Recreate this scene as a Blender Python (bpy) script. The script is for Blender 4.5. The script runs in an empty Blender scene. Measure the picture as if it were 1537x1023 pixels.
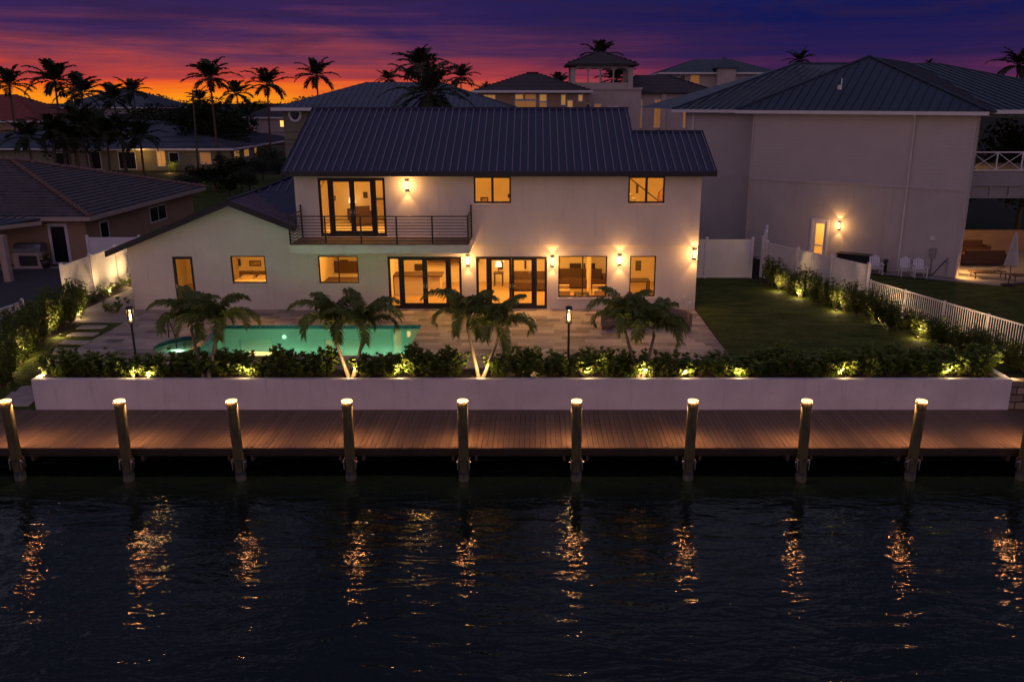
import bpy, bmesh, math, random
from mathutils import Vector, Matrix
R = math.radians
scene = bpy.context.scene
COL = scene.collection
# ------------------------------------------------------------------ camera
PITCH = R(15.95); FPX = 1260.0; CU = 805.0; CV = 511.5; CAMZ = 9.0
cam_d = bpy.data.cameras.new('camera'); cam = bpy.data.objects.new('camera', cam_d); COL.objects.link(cam)
cam.location = (0, 0, CAMZ); cam.rotation_euler = (R(90) - PITCH, 0, 0)
cam_d.sensor_width = 36; cam_d.lens = 36 * FPX / 1537; cam_d.shift_x = (768.5 - CU) / 1537
cam_d.clip_start = 0.1; cam_d.clip_end = 6000
scene.camera = cam
# ------------------------------------------------------------------ exposure
scene.view_settings.view_transform = 'Standard'; scene.view_settings.look = 'None'
scene.view_settings.exposure = 0; scene.view_settings.gamma = 1
scene.cycles.use_denoising = True
scene.cycles.max_bounces = 8; scene.cycles.diffuse_bounces = 3; scene.cycles.glossy_bounces = 3
scene.cycles.transparent_max_bounces = 12; scene.cycles.transmission_bounces = 4
scene.cycles.sample_clamp_indirect = 8; scene.cycles.caustics_reflective = False; scene.cycles.caustics_refractive = False

# ------------------------------------------------------------------ world : afterglow sky
world = bpy.data.worlds.new('World'); scene.world = world; world.use_nodes = True
nt = world.node_tree; nt.nodes.clear()
def N(t, typ, **kw):
    n = t.nodes.new(typ)
    for k, v in kw.items():
        if k == 'inp':
            for a, b in v.items(): n.inputs[a].default_value = b
        else: setattr(n, k, v)
    return n
def L(t, a, b): t.links.new(a, b)
def math_node(t, op, a, b=None, c=None, clamp=False):
    n = t.nodes.new('ShaderNodeMath'); n.operation = op; n.use_clamp = clamp
    for i, s in enumerate((a, b, c)):
        if s is None: continue
        if isinstance(s, (int, float)): n.inputs[i].default_value = s
        else: t.links.new(s, n.inputs[i])
    return n.outputs[0]
def ramp(t, fac, stops, interp='LINEAR'):
    n = t.nodes.new('ShaderNodeValToRGB'); cr = n.color_ramp; cr.interpolation = interp
    while len(cr.elements) < len(stops): cr.elements.new(0.5)
    for e, (p, c) in zip(cr.elements, stops):
        e.position = p; e.color = (c[0], c[1], c[2], 1)
    t.links.new(fac, n.inputs[0]); return n.outputs[0]
def maprange(t, v, a, b, c, d, smooth=True):
    n = t.nodes.new('ShaderNodeMapRange'); n.interpolation_type = 'SMOOTHSTEP' if smooth else 'LINEAR'
    t.links.new(v, n.inputs[0])
    for i, q in enumerate((a, b, c, d)): n.inputs[i + 1].default_value = q
    return n.outputs[0]
def mix(t, f, a, b, typ='MIX'):
    n = t.nodes.new('ShaderNodeMix'); n.data_type = 'RGBA'; n.blend_type = typ
    for i, s in ((0, f), (6, a), (7, b)):
        if isinstance(s, (int, float)): n.inputs[i].default_value = s
        elif isinstance(s, tuple): n.inputs[i].default_value = (s[0], s[1], s[2], 1)
        else: t.links.new(s, n.inputs[i])
    return n.outputs[2]
tc = N(nt, 'ShaderNodeTexCoord'); sp = N(nt, 'ShaderNodeSeparateXYZ'); L(nt, tc.outputs['Generated'], sp.inputs[0])
sx, sy, sz = sp.outputs
mp = N(nt, 'ShaderNodeMapping', inp={'Scale': (1.6, 1.6, 26.0), 'Rotation': (0, R(2.0), 0)}); L(nt, tc.outputs['Generated'], mp.inputs[0])
n1 = N(nt, 'ShaderNodeTexNoise', inp={'Scale': 1.35, 'Detail': 6.0, 'Roughness': 0.62, 'Distortion': 0.9}); L(nt, mp.outputs[0], n1.inputs[0])
mp2 = N(nt, 'ShaderNodeMapping', inp={'Scale': (2.5, 2.5, 62.0), 'Location': (3, 1, 5), 'Rotation': (0, R(-2), 0)}); L(nt, tc.outputs['Generated'], mp2.inputs[0])
n2 = N(nt, 'ShaderNodeTexNoise', inp={'Scale': 1.7, 'Detail': 5.0, 'Roughness': 0.55, 'Distortion': 0.3}); L(nt, mp2.outputs[0], n2.inputs[0])
c1 = math_node(nt, 'SUBTRACT', n1.outputs[0], 0.5); c2 = math_node(nt, 'SUBTRACT', n2.outputs[0], 0.5)
# streaks push the colour bands up and down, less right at the horizon
hz = maprange(nt, sz, 0.0, 0.06, 0.35, 1.0)
disp = math_node(nt, 'MULTIPLY', math_node(nt, 'ADD', math_node(nt, 'MULTIPLY', c1, 0.105), math_node(nt, 'MULTIPLY', c2, 0.055)), hz)
el = math_node(nt, 'MULTIPLY', math_node(nt, 'ADD', sz, disp), 4.0, clamp=True)
SKY_L = [(0.0, (.98, .30, .010)), (.04, (.94, .18, .012)), (.085, (.76, .080, .026)), (.13, (.44, .052, .050)), (.19, (.235, .042, .072)),
         (.26, (.115, .030, .082)), (.34, (.040, .018, .090)), (.47, (.026, .015, .080)), (.75, (.022, .02, .09)), (1.0, (.04, .04, .12))]
SKY_R = [(0.0, (.28, .035, .075)), (.06, (.14, .024, .080)), (.12, (.066, .017, .075)), (.22, (.022, .012, .075)), (.38, (.007, .009, .080)), (1.0, (.03, .032, .11))]
cl = ramp(nt, el, SKY_L); cr_ = ramp(nt, el, SKY_R)
az = math_node(nt, 'ADD', sx, math_node(nt, 'MULTIPLY', c1, 0.12))
azf = maprange(nt, az, -0.33, 0.30, 0.0, 1.0)
front = mix(nt, azf, cl, cr_)
mp4 = N(nt, 'ShaderNodeMapping', inp={'Scale': (2.2, 2.2, 17.0), 'Location': (7, 2, 1), 'Rotation': (0, R(5), 0)}); L(nt, tc.outputs['Generated'], mp4.inputs[0])
n4 = N(nt, 'ShaderNodeTexNoise', inp={'Scale': 2.6, 'Detail': 7.0, 'Roughness': 0.62, 'Distortion': 0.9}); L(nt, mp4.outputs[0], n4.inputs[0])
dark = maprange(nt, n4.outputs[0], .45, .68, 0, .45); dark = math_node(nt, 'MULTIPLY', dark, maprange(nt, sz, .004, .05, .15, 1))
front = mix(nt, dark, front, (.030, .014, .050))
n3 = N(nt, 'ShaderNodeTexNoise', inp={'Scale': 5.0, 'Detail': 5.0, 'Roughness': 0.6, 'Distortion': 0.8}); L(nt, tc.outputs['Generated'], n3.inputs[0])
cloud = mix(nt, maprange(nt, n3.outputs[0], .42, .62, 0, 1), (.042, .050, .088), (.18, .17, .235))
high = mix(nt, maprange(nt, sz, 0.14, 0.34, 0, .9), front, cloud)
high = mix(nt, maprange(nt, sz, 0.4, 0.85, 0, 1), high, (.10, .10, .17))
backf = maprange(nt, sy, 0.25, -0.45, 0.0, 1.0)
BACK = (.405, .272, .335)
backc = mix(nt, maprange(nt, sz, -0.02, 0.9, 0, 1), BACK, (.13, .11, .22))
sky = mix(nt, backf, high, backc)
low = mix(nt, maprange(nt, sz, -0.02, 0.0, 0, 1), (.01, .008, .014), sky)
bg = N(nt, 'ShaderNodeBackground', inp={'Strength': 1.0}); L(nt, low, bg.inputs[0])
wo = N(nt, 'ShaderNodeOutputWorld'); L(nt, bg.outputs[0], wo.inputs[0])

# ------------------------------------------------------------------ pixel -> world measure helpers (used to read real sizes off the photograph)
def ray(u, v):
    a = (u - CU) / FPX; b = (CV - v) / FPX; s, c = math.sin(PITCH), math.cos(PITCH)
    return Vector((a, c + b * s, -s + b * c))
def WY(u, v, y): r = ray(u, v); t = y / r.y; return Vector((r.x * t, y, CAMZ + r.z * t))
def WZ(u, v, z): r = ray(u, v); t = (z - CAMZ) / r.z; return Vector((r.x * t, r.y * t, z))

# ------------------------------------------------------------------ materials
MAT = {}
def newmat(name):
    m = bpy.data.materials.new(name); m.use_nodes = True; MAT[name] = m
    t = m.node_tree; b = t.nodes['Principled BSDF']; return m, t, b
def pmat(name, col, rough=.6, metal=0, noise=None, bump=None, spec=.5, scale=(1, 1, 1)):
    """noise=(scale, amount 0..1, detail)  bump=(scale, strength)"""
    m, t, b = newmat(name)
    b.inputs['Base Color'].default_value = (*col, 1); b.inputs['Roughness'].default_value = rough
    b.inputs['Metallic'].default_value = metal; b.inputs['Specular IOR Level'].default_value = spec
    tc = N(t, 'ShaderNodeTexCoord'); mp = N(t, 'ShaderNodeMapping', inp={'Scale': scale}); L(t, tc.outputs['Object'], mp.inputs[0])
    if noise:
        n = N(t, 'ShaderNodeTexNoise', inp={'Scale': noise[0], 'Detail': noise[2] if len(noise) > 2 else 5, 'Roughness': .6}); L(t, mp.outputs[0], n.inputs[0])
        k = noise[1]
        f = maprange(t, n.outputs[0], .3, .7, 0, 1, False)
        c = mix(t, f, tuple(x * (1 - k) for x in col), tuple(min(1, x * (1 + k)) for x in col))
        L(t, c, b.inputs['Base Color'])
        L(t, maprange(t, n.outputs[0], .2, .8, max(0, rough - .12), min(1, rough + .12), False), b.inputs['Roughness'])
    if bump:
        n = N(t, 'ShaderNodeTexNoise', inp={'Scale': bump[0], 'Detail': 4}); L(t, mp.outputs[0], n.inputs[0])
        bp = N(t, 'ShaderNodeBump', inp={'Strength': bump[1], 'Distance': .05}); L(t, n.outputs[0], bp.inputs['Height']); L(t, bp.outputs[0], b.inputs['Normal'])
    return m
def streaks(m, amt=.10):
    """faint vertical weather runs on a rendered wall"""
    t = m.node_tree; b = t.nodes['Principled BSDF']; src = b.inputs['Base Color'].links[0].from_socket
    tc = N(t, 'ShaderNodeTexCoord'); mp = N(t, 'ShaderNodeMapping', inp={'Scale': (2.6, 2.6, .22)}); L(t, tc.outputs['Object'], mp.inputs[0])
    n = N(t, 'ShaderNodeTexNoise', inp={'Scale': 1.6, 'Detail': 6, 'Roughness': .65}); L(t, mp.outputs[0], n.inputs[0])
    L(t, mix(t, maprange(t, n.outputs[0], .52, .78, 0, amt * 4), src, (.30, .25, .20)), b.inputs['Base Color'])
def emat(name, col, s):
    m, t, b = newmat(name); b.inputs['Base Color'].default_value = (*col, 1)
    b.inputs['Emission Color'].default_value = (*col, 1); b.inputs['Emission Strength'].default_value = s; return m
pmat('stucco', (.78, .69, .57), .85, noise=(.55, .09, 10), bump=(45, .12))
pmat('stucco_planter', (.65, .62, .64), .8, noise=(.9, .12, 10), bump=(30, .10))
pmat('white_trim', (.72, .70, .70), .55, noise=(2, .05))
pmat('vinyl', (.72, .70, .71), .45, noise=(1.5, .05))
pmat('dark_metal', (.022, .018, .017), .4, noise=(6, .2))
pmat('bronze_frame', (.018, .013, .011), .38, noise=(5, .2))
pmat('roof_metal', (.030, .034, .080), .42, noise=(1.2, .22, 8), bump=(3, .08), metal=.35, scale=(1, .25, 1))
pmat('roof_rib', (.22, .16, .22), .4, metal=.3, noise=(2, .2))
pmat('roof_fascia', (.02, .018, .022), .5)
pmat('blue_roof', (.040, .055, .085), .45, noise=(.8, .22, 8), metal=.3)
pmat('grey_roof', (.065, .085, .125), .55, noise=(.7, .25, 8))
pmat('tile_roof', (.085, .070, .075), .75, noise=(2.2, .45, 6), bump=(12, .4))
pmat('ridge_tile', (.20, .12, .10), .75, noise=(5, .35), bump=(12, .3))
pmat('red_roof', (.22, .05, .04), .8, noise=(2.2, .35, 6))
pmat('dark_roof', (.055, .045, .05), .8, noise=(1.2, .3, 6))
pmat('tan_wall', (.36, .24, .15), .85, noise=(1.2, .12, 8), bump=(25, .15))
pmat('olive_wall', (.20, .19, .13), .85, noise=(1.2, .1, 8))
pmat('cream_wall', (.48, .41, .38), .85, noise=(.9, .1, 8), bump=(30, .1))
pmat('painted_block', (.54, .49, .45), .85, noise=(.6, .08, 8), bump=(22, .12))
pmat('grey_wall', (.30, .29, .29), .85, noise=(.9, .1, 8))
pmat('tan_trim', (.42, .33, .27), .7, noise=(2, .1))
pmat('warm_plaster', (.78, .64, .44), .8, noise=(2, .05))
pmat('floor_wood', (.45, .28, .14), .35, noise=(3, .2), scale=(1, 5, 1))
pmat('sofa_dark', (.09, .045, .025), .9, noise=(8, .2))
pmat('sofa_light', (.5, .36, .22), .9, noise=(8, .15))
pmat('cabinet_white', (.75, .62, .45), .5)
pmat('picture_dark', (.05, .03, .02), .6)
pmat('picture_print', (.35, .22, .12), .6, noise=(6, .8))
pmat('concrete', (.30, .27, .26), .85, noise=(1.4, .18, 8), bump=(20, .15))
pmat('path_stone', (.36, .32, .29), .85, noise=(3, .2, 8), bump=(15, .25))
pmat('soil', (.03, .02, .012), .95, noise=(9, .4), bump=(30, .6))
pmat('asphalt', (.04, .04, .045), .9, noise=(3, .2))
pmat('pool_plaster', (.50, .74, .62), .7, noise=(1.1, .08))
pmat('pool_tile', (.02, .10, .13), .3, noise=(12, .4))
pmat('steel', (.45, .45, .47), .35, metal=.9, noise=(6, .1))
pmat('black_rubber', (.015, .015, .015), .7)
pmat('pile_wood', (.085, .078, .034), .9, noise=(3.2, .45, 8), bump=(9, .35), scale=(3, 3, .6))
pmat('pile_wrap', (.008, .020, .030), .8, noise=(4, .35))
pmat('teak', (.16, .085, .045), .6, noise=(4, .3))
pmat('canvas', (.62, .56, .52), .9, noise=(4, .1), bump=(30, .1))
pmat('cushion_tan', (.24, .17, .12), .95, noise=(10, .12), bump=(60, .1))
pmat('bark', (.10, .075, .05), .9, noise=(5, .35), bump=(14, .5))
pmat('palm_bark', (.24, .19, .13), .85, noise=(4, .3, 6), bump=(10, .3), scale=(1, 1, 9))
pmat('palm_shaft', (.10, .14, .045), .45, noise=(5, .2))
pmat('curtain', (.60, .42, .2), .9, noise=(5, .1), scale=(14, 14, .2))
pmat('skin_cloth', (.12, .05, .03), .9)
pmat('lavender_glass_dark', (.01, .01, .015), .12)
emat('bulb', (1, .60, .22), 14)
emat('pile_glow', (1, .62, .26), 2.6)
emat('pile_ring', (1, .42, .15), 520)
emat('uplight_lens', (1, .62, .22), 20)
emat('pool_lens', (.75, 1, .75), 1.6)
emat('lit_window', (1, .50, .12), .22)
emat('lit_window_dim', (1, .45, .10), .09)
emat('room_shade', (1, .66, .28), 3.0)
emat('lamp_glow', (1, .45, .10), 2.0)
def leafmat(name, col, col2, rough=.45, trans=.25, scale=3.0):
    m, t, b = newmat(name)
    tc = N(t, 'ShaderNodeTexCoord'); oi = N(t, 'ShaderNodeObjectInfo')
    n = N(t, 'ShaderNodeTexNoise', inp={'Scale': scale, 'Detail': 3}); L(t, tc.outputs['Object'], n.inputs[0])
    f = math_node(t, 'ADD', maprange(t, n.outputs[0], .35, .65, 0, .8, False), math_node(t, 'MULTIPLY', oi.outputs['Random'], .2), clamp=True)
    c = mix(t, f, col, col2); L(t, c, b.inputs['Base Color']); b.inputs['Roughness'].default_value = rough; b.inputs['Specular IOR Level'].default_value = .22
    tr = N(t, 'ShaderNodeBsdfTranslucent'); L(t, c, tr.inputs[0]); ms = N(t, 'ShaderNodeMixShader', inp={0: trans})
    o = t.nodes['Material Output']; L(t, b.outputs[0], ms.inputs[1]); L(t, tr.outputs[0], ms.inputs[2]); L(t, ms.outputs[0], o.inputs[0]); return m
leafmat('clusia_leaf', (.085, .145, .028), (.21, .26, .055), .35, scale=5)
leafmat('podocarpus_leaf', (.06, .10, .022), (.15, .18, .04), .5, scale=4)
leafmat('palm_leaf', (.085, .125, .028), (.185, .22, .05), .4)
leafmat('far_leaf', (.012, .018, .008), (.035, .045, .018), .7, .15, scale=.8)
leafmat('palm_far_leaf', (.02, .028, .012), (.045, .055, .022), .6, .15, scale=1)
leafmat('red_leaf', (.05, .02, .01), (.10, .04, .015), .6)
def glassmat(name, tint=(1, 1, 1), base=.06):
    m, t, b = newmat(name); t.nodes.remove(b)
    tr = N(t, 'ShaderNodeBsdfTransparent'); tr.inputs[0].default_value = (*tint, 1); gl = N(t, 'ShaderNodeBsdfGlossy', inp={'Roughness': .02})
    fr = N(t, 'ShaderNodeFresnel', inp={'IOR': 1.45}); ms = N(t, 'ShaderNodeMixShader'); L(t, fr.outputs[0], ms.inputs[0])
    L(t, tr.outputs[0], ms.inputs[1]); L(t, gl.outputs[0], ms.inputs[2]); L(t, ms.outputs[0], t.nodes['Material Output'].inputs[0]); return m
glassmat('glass')
for k, a_ in (('stucco', .05), ('stucco_planter', .10), ('painted_block', .09), ('cream_wall', .1), ('vinyl', .05)): streaks(MAT[k], a_)
# deck boards : tone per board from x position
m, t, b = newmat('deck_board')
tc = N(t, 'ShaderNodeTexCoord'); sp = N(t, 'ShaderNodeSeparateXYZ'); L(t, tc.outputs['Object'], sp.inputs[0])
ix = math_node(t, 'FLOOR', math_node(t, 'DIVIDE', sp.outputs[0], .157))
wn = N(t, 'ShaderNodeTexWhiteNoise', noise_dimensions='1D'); L(t, ix, wn.inputs['W'])
mp = N(t, 'ShaderNodeMapping', inp={'Scale': (40, 1.2, 1)}); L(t, tc.outputs['Object'], mp.inputs[0])
ng = N(t, 'ShaderNodeTexNoise', inp={'Scale': 1.5, 'Detail': 6}); L(t, mp.outputs[0], ng.inputs[0])
nb = N(t, 'ShaderNodeTexNoise', inp={'Scale': .5, 'Detail': 4}); L(t, tc.outputs['Object'], nb.inputs[0])
f = math_node(t, 'ADD', math_node(t, 'MULTIPLY', wn.outputs['Value'], .4), math_node(t, 'MULTIPLY', ng.outputs[0], .6))
c = mix(t, f, (.055, .036, .024), (.19, .122, .082)); c = mix(t, maprange(t, nb.outputs[0], .35, .7, 0, .45), c, (.10, .07, .06)); L(t, c, b.inputs['Base Color']); b.inputs['Roughness'].default_value = .55
bp = N(t, 'ShaderNodeBump', inp={'Strength': .25, 'Distance': .01}); L(t, ng.outputs[0], bp.inputs['Height']); L(t, bp.outputs[0], b.inputs['Normal'])
# travertine paving
m, t, b = newmat('travertine')
tc = N(t, 'ShaderNodeTexCoord'); nw = N(t, 'ShaderNodeTexNoise', inp={'Scale': .9, 'Detail': 2}); L(t, tc.outputs['Object'], nw.inputs[0])
br = N(t, 'ShaderNodeTexBrick', offset=.37, squash=1.4, squash_frequency=3, inp={'Scale': 1.0, 'Mortar Size': .006, 'Brick Width': .72, 'Row Height': .46, 'Bias': -.1,
      'Color1': (.11, .08, .075, 1), 'Color2': (.60, .49, .40, 1), 'Mortar': (.14, .11, .10, 1)}); L(t, tc.outputs['Object'], br.inputs[0])
mp = N(t, 'ShaderNodeMapping', inp={'Scale': (.8, 2.0, 1)}); L(t, tc.outputs['Object'], mp.inputs[0])
nv = N(t, 'ShaderNodeTexNoise', inp={'Scale': 1.6, 'Detail': 7, 'Distortion': 1.4}); L(t, mp.outputs[0], nv.inputs[0])
c = mix(t, maprange(t, nv.outputs[0], .42, .60, 0, .35), br.outputs[0], (.44, .37, .34))
c = mix(t, maprange(t, nw.outputs[0], .4, .7, 0, .35), c, (.30, .24, .21)); L(t, c, b.inputs['Base Color']); b.inputs['Roughness'].default_value = .55
bp = N(t, 'ShaderNodeBump', inp={'Strength': .3, 'Distance': .02}); L(t, br.outputs['Fac'], bp.inputs['Height']); bp.invert = True; L(t, bp.outputs[0], b.inputs['Normal'])
# lawn / terrain
def grassmat(name, a, bcol):
    m, t, b = newmat(name)
    tc = N(t, 'ShaderNodeTexCoord'); n1 = N(t, 'ShaderNodeTexNoise', inp={'Scale': .7, 'Detail': 5, 'Distortion': .8}); n2 = N(t, 'ShaderNodeTexNoise', inp={'Scale': 16, 'Detail': 3})
    mp = N(t, 'ShaderNodeMapping', inp={'Scale': (1, 2.2, 1)}); L(t, tc.outputs['Object'], mp.inputs[0]); L(t, mp.outputs[0], n1.inputs[0]); L(t, tc.outputs['Object'], n2.inputs[0])
    f = math_node(t, 'ADD', math_node(t, 'MULTIPLY', maprange(t, n1.outputs[0], .3, .7, 0, 1), .55), math_node(t, 'MULTIPLY', n2.outputs[0], .45)); n5 = N(t, 'ShaderNodeTexNoise', inp={'Scale': 4.5, 'Detail': 4, 'Distortion': 1.0}); L(t, mp.outputs[0], n5.inputs[0]); f = math_node(t, 'ADD', f, math_node(t, 'MULTIPLY', math_node(t, 'SUBTRACT', n5.outputs[0], .5), 1.6), clamp=True)
    L(t, mix(t, f, a, bcol), b.inputs['Base Color']); b.inputs['Roughness'].default_value = .9; b.inputs['Specular IOR Level'].default_value = .15
    bp = N(t, 'ShaderNodeBump', inp={'Strength': .9, 'Distance': .06}); L(t, n2.outputs[0], bp.inputs['Height']); L(t, bp.outputs[0], b.inputs['Normal'])
grassmat('lawn', (.016, .034, .005), (.090, .115, .020))
grassmat('terrain', (.016, .020, .010), (.035, .036, .022))
# retaining stone blocks
m, t, b = newmat('stone_block')
tc = N(t, 'ShaderNodeTexCoord'); mp = N(t, 'ShaderNodeMapping', inp={'Rotation': (R(90), 0, 0)}); L(t, tc.outputs['Object'], mp.inputs[0])
br = N(t, 'ShaderNodeTexBrick', inp={'Scale': 1, 'Mortar Size': .02, 'Brick Width': .5, 'Row Height': .26, 'Color1': (.35, .27, .2, 1), 'Color2': (.2, .15, .11, 1), 'Mortar': (.03, .025, .02, 1)}); L(t, mp.outputs[0], br.inputs[0])
L(t, br.outputs[0], b.inputs['Base Color']); b.inputs['Roughness'].default_value = .9
bp = N(t, 'ShaderNodeBump', inp={'Strength': .8, 'Distance': .05}); bp.invert = True; L(t, br.outputs['Fac'], bp.inputs['Height']); L(t, bp.outputs[0], b.inputs['Normal'])
# lap siding
m, t, b = newmat('siding')
tc = N(t, 'ShaderNodeTexCoord'); sp = N(t, 'ShaderNodeSeparateXYZ'); L(t, tc.outputs['Object'], sp.inputs[0])
fr = math_node(t, 'FRACT', math_node(t, 'DIVIDE', sp.outputs[2], .19))
n = N(t, 'ShaderNodeTexNoise', inp={'Scale': .8, 'Detail': 8}); L(t, tc.outputs['Object'], n.inputs[0])
L(t, mix(t, n.outputs[0], (.48, .43, .40), (.58, .52, .49)), b.inputs['Base Color']); b.inputs['Roughness'].default_value = .7
bp = N(t, 'ShaderNodeBump', inp={'Strength': .6, 'Distance': .02}); bp.invert = True; L(t, fr, bp.inputs['Height']); L(t, bp.outputs[0], b.inputs['Normal'])
# canal water : dark, glossy, wind ripples
m, t, b = newmat('canal_water')
b.inputs['Base Color'].default_value = (.004, .009, .010, 1); b.inputs['Roughness'].default_value = .012; b.inputs['IOR'].default_value = 1.34
tc = N(t, 'ShaderNodeTexCoord')
mpa = N(t, 'ShaderNodeMapping', inp={'Rotation': (0, 0, R(-20)), 'Scale': (.55, 1.7, 1)}); L(t, tc.outputs['Object'], mpa.inputs[0])
na = N(t, 'ShaderNodeTexNoise', inp={'Scale': 1.1, 'Detail': 3, 'Roughness': .5, 'Distortion': .6}); L(t, mpa.outputs[0], na.inputs[0])
mpb = N(t, 'ShaderNodeMapping', inp={'Rotation': (0, 0, R(14)), 'Scale': (1, 1.7, 1)}); L(t, tc.outputs['Object'], mpb.inputs[0])
nb = N(t, 'ShaderNodeTexNoise', inp={'Scale': 3.6, 'Detail': 2.5, 'Roughness': .55}); L(t, mpb.outputs[0], nb.inputs[0])
h = math_node(t, 'ADD', math_node(t, 'MULTIPLY', na.outputs[0], .068), math_node(t, 'MULTIPLY', nb.outputs[0], .0145))
bp = N(t, 'ShaderNodeBump', inp={'Strength': 1.0, 'Distance': 1.0}); L(t, h, bp.inputs['Height']); L(t, bp.outputs[0], b.inputs['Normal'])
# pool water
m, t, b = newmat('pool_water'); t.nodes.remove(b)
tr = N(t, 'ShaderNodeBsdfTransparent'); tr.inputs[0].default_value = (.62, .95, .76, 1); gl = N(t, 'ShaderNodeBsdfGlossy', inp={'Roughness': .015})
fr = N(t, 'ShaderNodeFresnel', inp={'IOR': 1.33}); ms = N(t, 'ShaderNodeMixShader')
tc = N(t, 'ShaderNodeTexCoord'); n = N(t, 'ShaderNodeTexNoise', inp={'Scale': 1.2, 'Detail': 2}); L(t, tc.outputs['Object'], n.inputs[0])
bp = N(t, 'ShaderNodeBump', inp={'Strength': .5, 'Distance': .012}); L(t, n.outputs[0], bp.inputs['Height']); L(t, bp.outputs[0], gl.inputs['Normal']); L(t, bp.outputs[0], fr.inputs['Normal'])
L(t, fr.outputs[0], ms.inputs[0]); L(t, tr.outputs[0], ms.inputs[1]); L(t, gl.outputs[0], ms.inputs[2]); L(t, ms.outputs[0], t.nodes['Material Output'].inputs[0])

# ------------------------------------------------------------------ mesh builder
class MB:
    def __init__(s): s.v = []; s.f = []; s.m = []; s.smooth = []
    def add(s, vs, fs, mi=0, sm=False):
        o = len(s.v); s.v.extend([tuple(p) for p in vs])
        for f in fs: s.f.append(tuple(i + o for i in f)); s.m.append(mi); s.smooth.append(sm)
    def box(s, x0, x1, y0, y1, z0, z1, mi=0):
        s.add([(x0, y0, z0), (x1, y0, z0), (x1, y1, z0), (x0, y1, z0), (x0, y0, z1), (x1, y0, z1), (x1, y1, z1), (x0, y1, z1)],
              [(0, 3, 2, 1), (4, 5, 6, 7), (0, 1, 5, 4), (1, 2, 6, 5), (2, 3, 7, 6), (3, 0, 4, 7)], mi)
    def fbox(s, F, s0, s1, n0, n1, z0, z1, mi=0):
        P = [(s0, n0, z0), (s1, n0, z0), (s1, n1, z0), (s0, n1, z0), (s0, n0, z1), (s1, n0, z1), (s1, n1, z1), (s0, n1, z1)]
        s.add([F.p(*q) for q in P], [(0, 3, 2, 1), (4, 5, 6, 7), (0, 1, 5, 4), (1, 2, 6, 5), (2, 3, 7, 6), (3, 0, 4, 7)], mi)
    def poly(s, pts, mi=0): s.add(pts, [tuple(range(len(pts)))], mi)
    def slab(s, pts, off, mi=0):
        n = len(pts); pts = [Vector(p) for p in pts]; q = [p + Vector(off) for p in pts]
        s.add(pts + q, [tuple(range(n)), tuple(range(2 * n - 1, n - 1, -1))] + [(i, i + n, (i + 1) % n + n, (i + 1) % n) for i in range(n)], mi)
    def tube(s, pts, rad, seg=8, mi=0, cap=True, sm=True):
        pts = [Vector(p) for p in pts]; n = len(pts)
        if isinstance(rad, (int, float)): rad = [rad] * n
        vs = []
        for i, p in enumerate(pts):
            d = (pts[min(i + 1, n - 1)] - pts[max(i - 1, 0)]).normalized()
            a = d.orthogonal().normalized() if i == 0 else (a - d * a.dot(d)).normalized()
            b = d.cross(a)
            for k in range(seg):
                th = 2 * math.pi * k / seg; vs.append(p + (a * math.cos(th) + b * math.sin(th)) * rad[i])
        fs = [(i * seg + k, i * seg + (k + 1) % seg, (i + 1) * seg + (k + 1) % seg, (i + 1) * seg + k) for i in range(n - 1) for k in range(seg)]
        s.add(vs, fs, mi, sm)
        if cap:
            s.add(vs[:seg], [tuple(reversed(range(seg)))], mi); s.add(vs[-seg:], [tuple(range(seg))], mi)
    def lathe(s, prof, cx=0, cy=0, seg=20, mi=0, sm=True):
        vs = []
        for r, z in prof:
            for k in range(seg):
                th = 2 * math.pi * k / seg; vs.append((cx + r * math.cos(th), cy + r * math.sin(th), z))
        s.add(vs, [(i * seg + k, i * seg + (k + 1) % seg, (i + 1) * seg + (k + 1) % seg, (i + 1) * seg + k) for i in range(len(prof) - 1) for k in range(seg)], mi, sm)
    def build(s, name, mats, parent=None, loc=None):
        me = bpy.data.meshes.new(name); me.from_pydata(s.v, [], s.f)
        if isinstance(mats, str): mats = [mats]
        for q in mats: me.materials.append(MAT[q])
        me.polygons.foreach_set('material_index', s.m); me.polygons.foreach_set('use_smooth', s.smooth); me.update()
        o = bpy.data.objects.new(name, me); COL.objects.link(o)
        if parent is not None: o.parent = parent
        if loc is not None: o.location = loc
        return o
class Frame:
    """wall frame: s along the wall, n behind it, z up"""
    def __init__(f, o, d): f.o = Vector((o[0], o[1], 0)); f.d = Vector((d[0], d[1], 0)).normalized(); f.n = Vector((-f.d.y, f.d.x, 0))
    def p(f, s, n, z): q = f.o + f.d * s + f.n * n; return (q.x, q.y, z)
def tag(o, label=None, cat=None, group=None, kind=None):
    for k, v in (('label', label), ('category', cat), ('group', group), ('kind', kind)):
        if v: o[k] = v
    return o
def thing(name, label, cat, loc=(0, 0, 0), rz=0, group=None):
    o = bpy.data.objects.new(name, None); COL.objects.link(o); o.location = loc; o.rotation_euler = (0, 0, rz)
    return tag(o, label, cat, group)
def dup(root, loc=None, rz=None, label=None, group=None, scale=None):
    kids = list(root.children); r = root.copy(); COL.objects.link(r)
    if loc is not None: r.location = loc
    if rz is not None: r.rotation_euler = (0, 0, rz)
    if scale is not None: r.scale = scale if hasattr(scale, '__len__') else (scale,) * 3
    if label: r['label'] = label
    if group: r['group'] = group
    for ch in kids:
        c = ch.copy(); COL.objects.link(c); c.parent = r
        for g in list(ch.children):
            d = g.copy(); COL.objects.link(d); d.parent = c
    return r
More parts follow.
